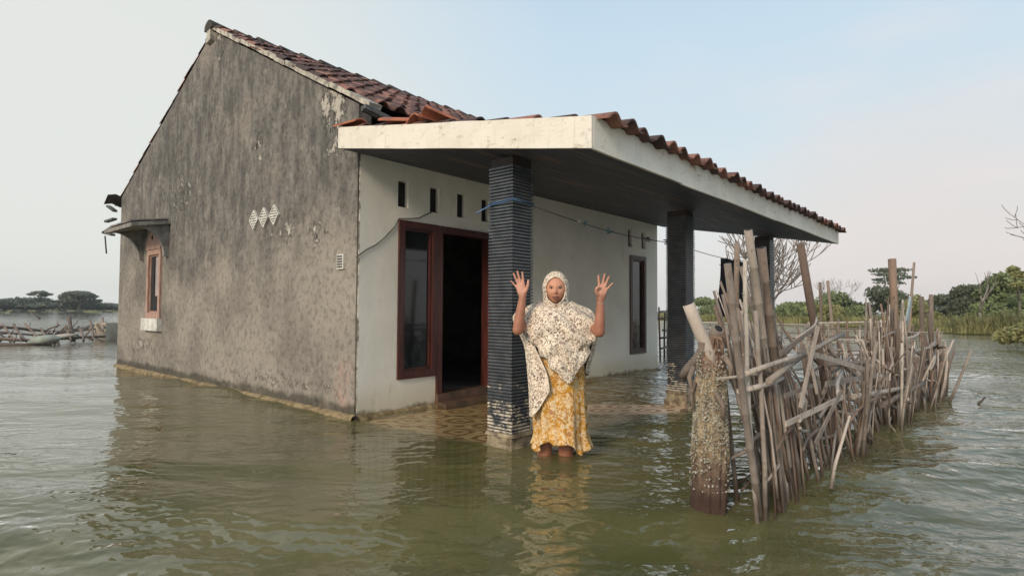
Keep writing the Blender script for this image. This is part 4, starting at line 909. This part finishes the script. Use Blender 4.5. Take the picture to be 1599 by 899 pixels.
for k in range(n0 + 1):
    t = 2 * math.pi * k / n0; x_ = .069 * math.sin(t) * (1 - .06 * (math.cos(t) < 0)); z = 1.126 + .092 * math.cos(t)
    if z > 1.14: rr = math.sqrt(max(0, 1 - ((z - 1.14) / .1225) ** 2)); rx, ry = .092 * rr, .100 * rr
    else: kk = (1.14 - z) / .14; rx, ry = .092 + .008 * kk * kk - .008 * math.sin(kk * math.pi), .100 - .004 * kk - .006 * math.sin(kk * math.pi)
    ed.append(J(.008 + x_, -.006 - ry * math.sqrt(max(0, 1 - (x_ / rx) ** 2)) - .003, z))
m.tube(ed, .0048, 8, False); m.build('hood_edge', M_scarf, hood)
m = MB(); m.tube([wrL + Vector((.024 * math.cos(a), .024 * math.sin(a), -.03 + .004 * math.sin(a * 2))) for a in np.linspace(0, 2 * math.pi, 20)], .0018, 5, False); m.build('bracelet', M_pale, person)

# ------------------------------------------------------------------ far shore, marsh, trees
def mat_leaf(name, c1, c2, c3=None):
    m = NT(name); g = m.n('ShaderNodeNewGeometry'); P = g.outputs['Position']
    col = m.mix(c1, c2, m.rng(m.noise(1.3, 4, .65, P), .35, .65)); col = m.mix(col, c3 or tuple(x * 1.5 for x in c1), m.rng(m.noise(5, 3, .6, P), .5, .75, 0., .7))
    b = m.n('ShaderNodeBsdfPrincipled'); m.l(col, b.inputs['Base Color']); m.l(.7, b.inputs['Roughness']); m.l(.25, b.inputs['Specular IOR Level'])
    t = m.n('ShaderNodeBsdfTranslucent'); m.l(col, t.inputs[0]); x = m.n('ShaderNodeMixShader'); m.l(.3, x.inputs[0]); m.l(b.outputs[0], x.inputs[1]); m.l(t.outputs[0], x.inputs[2]); m.l(x.outputs[0], m.out.inputs[0]); return m.m
M_dk = mat_leaf('dark green leaves', (.15, .165, .105), (.105, .12, .078)); M_md = mat_leaf('mid green leaves', (.24, .28, .125), (.165, .20, .09), (.31, .33, .16))
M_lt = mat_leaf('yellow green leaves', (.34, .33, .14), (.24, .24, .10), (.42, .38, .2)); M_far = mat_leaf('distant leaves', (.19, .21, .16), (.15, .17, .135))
M_reed = mat_leaf('olive reeds', (.20, .19, .085), (.14, .145, .06), (.30, .25, .14))
M_bark = simple('grey bark', (.20, .165, .14), (.11, .09, .075), 6, .9, .4); M_bank = simple('marsh soil', (.17, .17, .10), (.12, .13, .07), .8, .95, .3)
M_dead = simple('bleached dead wood', (.30, .26, .23), (.19, .16, .14), 5, .9, .3)
def leaves(clumps, n, size, rs):
    """n leaf-sized faces scattered through the outer volume of the clumps (centre, radii)"""
    vol = np.array([c[1][0] * c[1][1] * c[1][2] for c in clumps]) ** .67; pr = vol / vol.sum(); g = np.random.RandomState(rs); idx = g.choice(len(clumps), n, p=pr)
    C0 = np.array([c[0] for c in clumps], float)[idx]; R0_ = np.array([c[1] for c in clumps], float)[idx]
    d = g.normal(size=(n, 3)); d /= np.linalg.norm(d, axis=1, keepdims=True); q = g.uniform(.25, 1.12, (n, 1)) ** .5; c = C0 + d * R0_ * q
    u = g.normal(size=(n, 3)); u /= np.linalg.norm(u, axis=1, keepdims=True); v = np.cross(u, g.normal(size=(n, 3))); v /= np.linalg.norm(v, axis=1, keepdims=True)
    s_ = size * g.uniform(.5, 1.3, (n, 1)); a = c + u * s_; b = c + v * s_ * .5; e_ = c - u * s_; f = c - v * s_ * .5
    co = np.stack([a, b, e_, f], 1).reshape(-1, 3); m = MB(); m.v = [tuple(x) for x in co.tolist()]; m.f = [[4 * i, 4 * i + 1, 4 * i + 2, 4 * i + 3] for i in range(n)]; m.s = [False] * n; return m
def branches(m, p, d, L, r, depth, rs, spread=.55, up=.12, n=(2, 3), tips=None):
    pts = [p]; rad = [r]; q = p.copy(); dd = d.copy(); k = 4
    for i in range(k):
        dd = (dd + Vector((rs.uniform(-1, 1), rs.uniform(-1, 1), rs.uniform(-.6, 1))) * .16 + Vector((0, 0, up * .3))).normalized(); q = q + dd * (L / k); pts.append(q); rad.append(r * (1 - .42 * (i + 1) / k))
    m.tube(pts, [max(.010, q_) for q_ in rad], 6 if r > .02 else 4)
    if depth == 0:
        if tips is not None: tips.append(q)
        return
    for j in range(rs.randint(*n)):
        i = rs.randint(2, k); a = Vector((rs.uniform(-1, 1), rs.uniform(-1, 1), rs.uniform(-.3, 1))).normalized(); branches(m, pts[i], (dd * (1 - spread) + a * spread).normalized(), L * rs.uniform(.6, .85), rad[i] * .68, depth - 1, rs, spread, up, n, tips)
    branches(m, q, dd, L * .7, rad[-1] * .9, depth - 1, rs, spread, up, n, tips)
def bush(pos, w_, h, n, mat, label, seed, size=.10, d_=None, cat='bush', name='bush', nc=9, trunk=True, group=None):
    rs = random.Random(seed); d_ = d_ or w_ * .8; cl = []; h *= .76
    for k in range(nc):
        a = rs.uniform(0, 6.28); q = rs.uniform(.1, .8); r_ = rs.uniform(.22, .40); hz = rs.uniform(.25, 1 - r_ * .5) * (1 - .35 * q)
        cl.append(((math.cos(a) * q * w_ / 2, math.sin(a) * q * d_ / 2, hz * h), (r_ * w_ / 2 * 1.2, r_ * d_ / 2 * 1.2, r_ * h * .62)))
    root = empty(name, pos, rs.uniform(-.3, .3)); tag(root, label, cat, group); m = MB()
    for k in range(6): c = cl[k % len(cl)][0]; m.tube([(c[0] * .15, c[1] * .15, -.1), (c[0] * .5, c[1] * .5, c[2] * .5), (c[0] * .9, c[1] * .9, c[2] * .95)], [.05 * h / 3, .03 * h / 3, .012], 5)
    m.build('stems', M_bark, root); leaves(cl, n, size, seed).build('foliage', mat, root); return root
def tree(pos, h, clumps, n, mat, label, seed, size=.16, r=.12, name='tree', cat='tree'):
    k_ = .74 if pos.x < 70 and pos.y < 60 else 1; h *= k_; clumps = [((c[0], c[1], c[2] * k_), (q[0], q[1], q[2] * k_)) for c, q in clumps]; root = empty(name, pos); tag(root, label, cat); rs = random.Random(seed); m = MB(); top = clumps[0][0]
    m.tube([(0, 0, -.2), (rs.uniform(-.1, .1) * h, 0, h * .35), (top[0] * .4, top[1] * .4, h * .62)], [r, r * .8, r * .6], 8)
    for c, _ in clumps: m.tube([(top[0] * .3, top[1] * .3, h * .45), (c[0] * .6, c[1] * .6, (h * .5 + c[2]) / 2), c], [r * .5, r * .35, r * .15], 5)
    m.build('trunk', M_bark, root); leaves(clumps, n, size, seed).build('crown', mat, root); return root
# land
def land(name, pts, z=.12):
    m = MB(); n = len(pts); top = [(p.x, p.y, z + .06 * noise.noise(Vector((p.x * .3, p.y * .3, 0)))) for p in pts]; bot = [(p.x, p.y, -.54) for p in pts]
    m.add(top + bot, [tuple(range(n))] + [(i, n + i, n + (i + 1) % n, (i + 1) % n) for i in range(n)]); bm2 = m.build(name, M_bank); tag(bm2, kind='structure'); return bm2
shore = [(1010, 66), (1060, 62), (1100, 58), (1180, 52), (1280, 46), (1330, 43), (1400, 39), (1440, 36), (1500, 33), (1550, 33.5), (1600, 33), (1700, 30), (1900, 30)]
near_ = []
for i in range(len(shore) - 1):
    for k in range(6):
        t = k / 6; u = shore[i][0] + (shore[i + 1][0] - shore[i][0]) * t; d_ = shore[i][1] + (shore[i + 1][1] - shore[i][1]) * t
        near_.append(bearing(u, d_ + 1.1 * noise.noise(Vector((u * .05, 3, 0)))))
far_ = [bearing(u, 300) for u in (1900, 1700, 1500, 1300, 1100, 1010)]
land('marsh_land', near_ + far_)
# marsh grass: one mass nobody could count
def grass(name, n, seed, hh=(.35, .95), area=None, mat=M_lt, wid=.035, label=None):
    g = np.random.RandomState(seed); V = []; F = []
    for i in range(n):
        t = g.uniform(0, len(shore) - 1.001); k = int(t); f = t - k; u = shore[k][0] + (shore[k + 1][0] - shore[k][0]) * f; d0 = shore[k][1] + (shore[k + 1][1] - shore[k][1]) * f
        if area and not area(u): continue
        p = bearing(u, d0 + (g.uniform(0, 1) ** 1.6) * 13 - .25); cl = noise.noise(Vector((p.x * .35, p.y * .35, seed))); h = g.uniform(*hh) * (1 + .8 * cl); a = g.uniform(0, 6.28); ww = wid * g.uniform(.6, 1.5)
        dx, dy = math.cos(a) * ww, math.sin(a) * ww; lx, ly = g.normal(0, .22) * h, g.normal(0, .22) * h; o = len(V)
        V += [(p.x - dx, p.y - dy, .02), (p.x + dx, p.y + dy, .02), (p.x + lx * .4 + dx * .8, p.y + ly * .4 + dy * .8, h * .6), (p.x + lx * .4 - dx * .8, p.y + ly * .4 - dy * .8, h * .6), (p.x + lx, p.y + ly, h)]
        F += [[o, o + 1, o + 2, o + 3], [o + 3, o + 2, o + 4]]
    m = MB(); m.v = V; m.f = F; m.s = [False] * len(F); o = m.build(name, mat); tag(o, label, 'marsh grass', kind='stuff')
grass('marsh_grass', 30000, 3, (.25, .62), mat=M_lt, label='yellow-green marsh grass along the water edge')
grass('marsh_reeds', 6000, 4, (.3, .75), None, M_reed, .05, label='darker green reeds mixed into the marsh')
B = lambda u, d, z=.1: bearing(u, d, z)
bush(B(1110, 64), 9, 3.3, 4200, M_md, 'loose green bush on the marsh seen between the second and third pillars', 41, .17)
bush(B(1168, 60), 6, 2.4, 2400, M_md, 'low green bush beyond the black hanging garment', 42, .15)
bush(B(1235, 55), 7, 2.7, 3000, M_md, 'green bush behind the leaning bamboo poles', 43, .15)
bush(B(1312, 52), 6.5, 3.6, 4200, M_md, 'rounded green thicket behind the collapsed stretch of fence', 44, .14)
bush(B(1352, 54), 7.5, 4.4, 5200, M_dk, 'tallest dark thicket with a sloping top behind the fence', 45, .15)
bush(B(1288, 47), 4, 2.0, 2400, M_lt, 'bright low shrub in front of the dark thicket', 46, .11)
bush(B(1432, 42), 3.2, 2.6, 2600, M_lt, 'bright green shrub beside the far fence end', 47, .10)
bush(B(1455, 46), 3.2, 1.9, 1500, M_md, 'small shrub just past the grey end post of the fence', 48, .10)
bush(B(1612, 20.5, -.05), 2.4, 1.35, 2600, M_lt, 'yellow-green shrub standing in the water at the edge of view', 49, .07)
bush(B(1590, 38), 5.5, 2.6, 4200, M_md, 'leafy green bush in front of the tall trees', 50, .11)
bush(B(1490, 58), 8, 3.0, 2500, M_far, 'far dark hedge of shrubs under the open sky', 51, .2)
bush(B(1450, 90), 16, 4.0, 2500, M_far, 'most distant dark tree line past the fence end', 52, .3)
def spread_clumps(w_, h, base, n, seed, flat=.28):
    rs = random.Random(seed); out = []
    for k in range(n): a = rs.uniform(0, 6.28); q = math.sqrt(rs.random()) ; out.append(((math.cos(a) * q * w_ / 2, math.sin(a) * q * w_ / 2.4, base + (h - base) * (rs.uniform(.25, .95) * (1 - .45 * q * q))), (w_ * rs.uniform(.12, .2), w_ * rs.uniform(.12, .2), w_ * rs.uniform(.12, .2) * flat * 2)))
    return out
tree(B(1515, 47), 4.0, spread_clumps(4.6, 3.9, .6, 11, 61, .4), 5200, M_dk, 'dark bushy tree at the start of the tree group', 61, .13, .13)
tree(B(1548, 45), 4.2, spread_clumps(5.0, 4.1, .6, 12, 62, .4), 6000, M_dk, 'broad dark tree behind the dead trunk', 62, .13, .14)
tree(B(1600, 43), 4.4, spread_clumps(4.4, 4.1, .8, 10, 63, .4), 4600, M_md, 'greener tree at the edge of the tree group', 63, .13, .12)
tree(B(1592, 36), 4.1, [((0, 0, 3.6), (.35, .35, .22)), ((.5, .1, 3.0), (.4, .35, .2)), ((-.4, 0, 2.9), (.35, .35, .2)), ((.1, .2, 3.95), (.25, .25, .2))], 900, M_lt, 'thin young tree with a few leaf tufts', 64, .09, .05)
tree(B(1397, 60), 6.2, [((-2.2, 0, 5.4), (1.3, 1.3, .22)), ((-.8, .5, 6.0), (1.5, 1.4, .24)), ((.9, 0, 6.1), (1.5, 1.3, .22)), ((2.0, -.3, 5.3), (1.2, 1.2, .2)), ((.4, .5, 5.0), (1.4, 1.2, .2)), ((2.4, .2, 4.6), (.9, .9, .14)), ((-1.8, .2, 4.5), (1.0, 1.0, .14))], 1500, M_dk, 'flat-topped umbrella tree standing above the fence', 65, .12, .10)
# bare trees
def bare(pos, h, seed, label, r=.07, d=(0, 0, 1), depth=5, spread=.55, mat=M_dead, n=(2, 3), tops=3):
    rs = random.Random(seed); root = empty('bare_tree', pos); tag(root, label, 'bare tree'); m = MB()
    m.tube([(0, 0, -.4), (.03, 0, h * .12), (0, .02, h * .25)], [r, r * .9, r * .8], 8); m.build('trunk', mat, root)
    m = MB()
    for k in range(tops):
        a = 6.28 * k / tops + rs.uniform(-.5, .5); branches(m, Vector((0, .02, h * .24)), Vector((math.cos(a) * .7 + d[0], math.sin(a) * .7 + d[1], 1.0)).normalized(), h * .30, r * .62, depth - 1, rs, spread, .1, n)
    m.build('branches', mat, root)
bare(B(1190, 15, 0), 3.3, 71, 'bare branching tree spreading behind the third pillar', .06, depth=4, spread=.62, tops=6)
bare(B(1680, 26, 0), 4.6, 72, 'leafless tree reaching in from outside the view', .09, (-.25, .25, 0), 5, .6)
bare(B(1531, 36), 3.5, 73, 'pale dead tree with a few stubby branches before the dark trees', .08, depth=3, spread=.35, n=(1, 2), tops=2)
bare(B(1308, 58), 4.1, 74, 'small leafless sapling on top of the thicket', .05, depth=4, tops=3)
bare(B(1560, 50), 4.4, 75, 'grey snag rising above the dark trees', .07, depth=2, n=(0, 1), spread=.2, tops=1)
# posts beyond the fence
pole(B(1282, 24, -.3), B(1281, 24, 2.05), .055, M_post, 'short distant post, first of a pair beyond the fence', 'wooden_post', False, seed=81)
pole(B(1302, 24, -.3), B(1293, 24, 2.1), .06, M_post, 'slanting distant post, second of a pair beyond the fence', 'wooden_post', False, seed=82)
pole(B(1418, 30, -.3), B(1429, 30, 3.1), .055, M_post, 'thin slanting pole beside the square-topped post', 'wooden_post', False, seed=83)
pole(B(1442, 17, -.3), B(1439, 17, 1.36), .06, M_post, 'stout dark mooring post behind the far fence', 'wooden_post', False, seed=84)
pole(B(1352, 20, -.3), B(1353, 20, .98), .04, M_pale, 'pale short stake among the racks behind the fence', 'wooden_post', False, seed=85)
# bamboo racks and jetty in the water behind the fence
def rack(label, ua, ub, d1, d2, z1, n_rail, seed, name='bamboo_rack', posts=8, r=.035, drop=.2, mat=None):
    rs = random.Random(seed); p0 = B(ua, d1, 0); root = empty(name, p0); tag(root, label, 'bamboo rack'); inv = Matrix.Translation(-p0)
    for k in range(n_rail):
        zz = z1 - k * drop; a = B(ua + rs.uniform(-6, 6), d1 + rs.uniform(-.4, .9), zz + rs.uniform(-.04, .04)); b = B(ub + rs.uniform(-8, 8), d2 + rs.uniform(-.4, .9), zz + rs.uniform(-.06, .06))
        o = stick(a, b, r * rs.uniform(.6, 1.1), rs, .006, seg=6).build('rail', mat or rs.choice([M_pale, M_stick, M_post]), root); o.matrix_parent_inverse = inv
    for k in range(posts):
        t = (k + .5) / posts + rs.uniform(-.04, .04); u = ua + (ub - ua) * t; d_ = d1 + (d2 - d1) * t; o = stick(B(u, d_, -.4), B(u + rs.uniform(-3, 3), d_, z1 + rs.uniform(-.05, .15)), r * rs.uniform(.7, 1.2), rs, .01, seg=6, node=False).build('post', rs.choice([M_post, M_stick, M_brown]), root); o.matrix_parent_inverse = inv
    return root
rack('long low bamboo jetty crossing the water behind the near fence poles', 1092, 1300, 22, 18, .55, 3, 91, posts=7)
rack('pale bamboo rails of a rack behind the collapsed fence', 1262, 1392, 15, 16, .70, 4, 92, posts=9, drop=.14, r=.03)
rack('crowded low rack of dark sticks behind the far fence', 1300, 1475, 12.5, 14, .62, 4, 93, posts=12, drop=.15, r=.026)
rack('upright bamboo frame between the house wall and the second pillar', 1029, 1046, 12.5, 12.8, .98, 5, 94, posts=3, drop=.19, r=.025)
# broken walkway lying in the water behind the house
rs = random.Random(5); p0 = B(60, 20.5, 0); wk = empty('broken_walkway', p0); tag(wk, 'collapsed bamboo walkway lying half sunk in open water behind the house', 'walkway'); inv = Matrix.Translation(-p0)
def wpart(a, b, r, name, mat=M_post, node=False):
    o = stick(a, b, r * .62, rs, .03, seg=7, node=node).build(name, mat, wk); o.matrix_parent_inverse = inv
wpart(B(-40, 21, .50), B(78, 21.5, .28), .075, 'rail'); wpart(B(-40, 20.5, .22), B(70, 20.2, .06), .085, 'rail'); wpart(B(-45, 20, .04), B(66, 19.2, .02), .10, 'rail'); wpart(B(-40, 20.8, .36), B(60, 20.8, .2), .05, 'rail')
wpart(B(70, 21, .12), B(168, 22, .52), .06, 'rail'); wpart(B(62, 20.6, .22), B(166, 21.6, .36), .05, 'rail'); wpart(B(78, 20.2, .12), B(166, 21, .12), .08, 'rail'); wpart(B(88, 20.8, .3), B(165, 21.8, .43), .04, 'rail', M_stick)
for u in (-8, 14, 32, 50): wpart(B(u - 9, 21.4, .50), B(u + 12, 20.2, .08), .055, 'cross_stick')
wpart(B(66, 21, .38), B(80, 20, .06), .05, 'cross_stick'); wpart(B(109, 21, .70), B(118, 20.4, .05), .085, 'cross_stick'); wpart(B(104, 21, .45), B(114, 20.2, .04), .06, 'cross_stick'); wpart(B(124, 21, .42), B(133, 20, .04), .06, 'cross_stick'); wpart(B(142, 21.3, .58), B(147, 20.3, .04), .06, 'cross_stick'); wpart(B(161, 21.6, .66), B(163, 20.8, .3), .055, 'cross_stick')
for k in range(44):
    u = rs.uniform(-30, 165); d_ = rs.uniform(20, 22); z_ = rs.uniform(.02, .42); wpart(B(u, d_, z_), B(u + rs.uniform(-22, 22), d_ + rs.uniform(-.8, .8), max(.0, z_ + rs.uniform(-.35, .25))), rs.uniform(.02, .05), 'loose_stick', rs.choice([M_post, M_stick, M_brown]))
# concrete stub by the walkway
m = MB(); pc = B(171, 21.4, 0); q = Matrix.Rotation(R(20), 3, 'Z'); m.obox((0, 0, .02), (.52, .5, 1.02), q); o = m.build('concrete_block', simple('weathered concrete', (.42, .36, .28), (.26, .21, .16), 3, .9)); o.location = pc; bv = o.modifiers.new('b', 'BEVEL'); bv.width = .03; bv.segments = 2; tag(o, 'square concrete block standing in water against the far corner of the house', 'concrete block')
m = MB(); rows = []
for i in range(13):
    t = i / 12; r_ = .20 * math.sin(math.pi * min(1, t * .96 + .03)) ** .7
    rows.append([(-.40 + .75 * t, r_ * math.cos(a) * 1.1, .06 + .8 * r_ * math.sin(a) * .9 + .10 * t + .02 * noise.noise(Vector((t * 4, a, 0)))) for a in np.linspace(0, 2 * math.pi, 15)[:-1]])
m.grid(rows, True, True); o = m.build('floating_sack', simple('dirty white sack', (.30, .34, .28), (.24, .23, .19), 4, .8)); o.location = B(74, 19.6, 0); o.rotation_euler = (0, 0, R(-35)); tag(o, 'pale sack caught on the sunken walkway', 'sack')
m = MB(); rows = []
m.tube([(-.5, 0, -.06), (-.2, .1, .12), (.1, 0, .2), (.5, .1, .26)], [.03, .09, .07, .02], 7); m.tube([(-.1, 0, .1), (.1, -.1, .0), (.2, -.1, -.2)], [.05, .05, .02], 6); o = m.build('driftwood', M_pale); o.location = B(90, 19.6, 0); o.rotation_euler = (0, 0, R(-40)); tag(o, 'twisted pale driftwood beside the sack', 'driftwood')
m = MB(); m.tube([(0, 0, -.1), (-.5, 0, .3), (-.9, 0, .55)], [.06, .05, .03], 6); o = m.build('floating_twig', M_post); o.location = B(67, 60, 0); o.rotation_euler = (0, 0, R(-40)); tag(o, 'lone dark branch sticking out of the open water far behind the walkway', 'twig')
# far bank on the other side
fb = [B(u, 168 + 4 * math.sin(u * .2)) for u in range(-160, 260, 12)]; land('far_bank', fb + [B(260, 300), B(-160, 300)], .18)
land('mud_bar', [B(u, 118 + 2 * math.sin(u)) for u in (-120, -80, -40, -10, 8, 17)] + [B(14, 126), B(-40, 135), B(-120, 135)], .12)
land('sand_spit', [B(u, 130 + 2 * math.sin(u * .3)) for u in (117, 130, 145, 160, 176, 200, 240)] + [B(240, 136), B(150, 137)], .14)
def far_mass(u, d, w_, h, seed, label, n=1600): bush(B(u, d, .2), w_, h * .70, n, M_far, label, seed, .42, w_ * .5, nc=11)
far_mass(-30, 172, 16, 5.0, 101, 'far mangrove clump at the very edge of the open water'); far_mass(14, 172, 14, 6.0, 102, 'far rounded mangrove, first in the row across the open water')
far_mass(40, 173, 11, 5.6, 103, 'far mangrove beside a narrow gap in the row'); far_mass(62, 173, 11, 6.0, 104, 'far mangrove just before the lacy tree')
far_mass(100, 176, 22, 4.4, 105, 'long low mangrove hedge across the open water', 2400); far_mass(150, 182, 20, 3.6, 106, 'lowest mangrove clump next to the house corner', 2000); far_mass(185, 186, 24, 3.2, 107, 'faint low mangrove strip meeting the house wall', 1800); far_mass(84, 180, 18, 4.6, 108, 'mangrove clump between the lacy tree and the hedge', 1800)
tree(B(122, 172), 4.9, [((0, 0, 3.7), (3.0, 3, .8)), ((-1.9, 0, 3.1), (1.8, 2.0, .65)), ((2.0, 0, 3.4), (1.8, 2.0, .5)), ((3.2, 0, 2.3), (1.6, 1.4, .32)), ((-1, 0, 2.6), (2.4, 2.0, .8))], 4200, M_far, 'tall flat-crowned tree standing above the far mangroves', 110, .42, .3)
tree(B(62, 172), 5.0, [((0, 0, 4.1), (1.6, 1.3, .3)), ((-1.5, 0, 3.7), (.9, .8, .22)), ((1.5, 0, 3.7), (1.0, .8, .22)), ((.4, 0, 3.4), (1., 1, .2))], 520, M_far, 'thin lacy tree above the far mangroves', 111, .34, .1)
# small loose tiles lying on the porch roof
def loose_tile(x, y, rz, rx, label, k=0):
    m = MB(); T = []; Bq = []
    for i in range(2):
        T.append([(-.11 + .22 * a / 8, -.15 + .30 * i, .034 * math.sin(a / 8 * math.pi * 1.4) + .012) for a in range(9)]); Bq.append([(p[0], p[1], p[2] - .014) for p in T[-1]])
    m.grid(T); m.grid(Bq[::-1]); m.grid([Bq[0], T[0]], False); m.grid([T[1], Bq[1]], False)
    for e_ in (0, 8): m.add([T[0][e_], Bq[0][e_], Bq[1][e_], T[1][e_]], [(0, 1, 2, 3)])
    o = m.build('loose_roof_tile', M_loose); z = PHW + PT + ps * y + .03 + k; o.location = (x, y, z); o.rotation_euler = (rx, 0, rz); tag(o, label, 'roof tile')
loose_tile(-.10, -.75, .35, .12, 'broad orange roof tile lying askew above the porch fascia'); loose_tile(-.08, -1.22, 1.1, .30, 'orange roof tile tipped up at the ridge end of the porch', .03); loose_tile(-.12, -.10, .1, .0, 'orange roof tile lying at the gable end of the porch roof', -.01); loose_tile(-.07, -1.05, 1.4, .05, 'darker orange tile fragment beside the tipped tile')

# ------------------------------------------------------------------ humid air
hz = MB(); hz.box(-150, 330, -160, 330, -1.8, 12.0)
hm = NT('humid air'); pv = hm.n('ShaderNodeVolumePrincipled'); pv.inputs['Color'].default_value = (.86, .88, .88, 1); pv.inputs['Density'].default_value = .0006; pv.inputs['Anisotropy'].default_value = .3
hm.t.links.new(pv.outputs[0], hm.out.inputs['Volume']); tag(hz.build('haze', hm.m), kind='stuff')
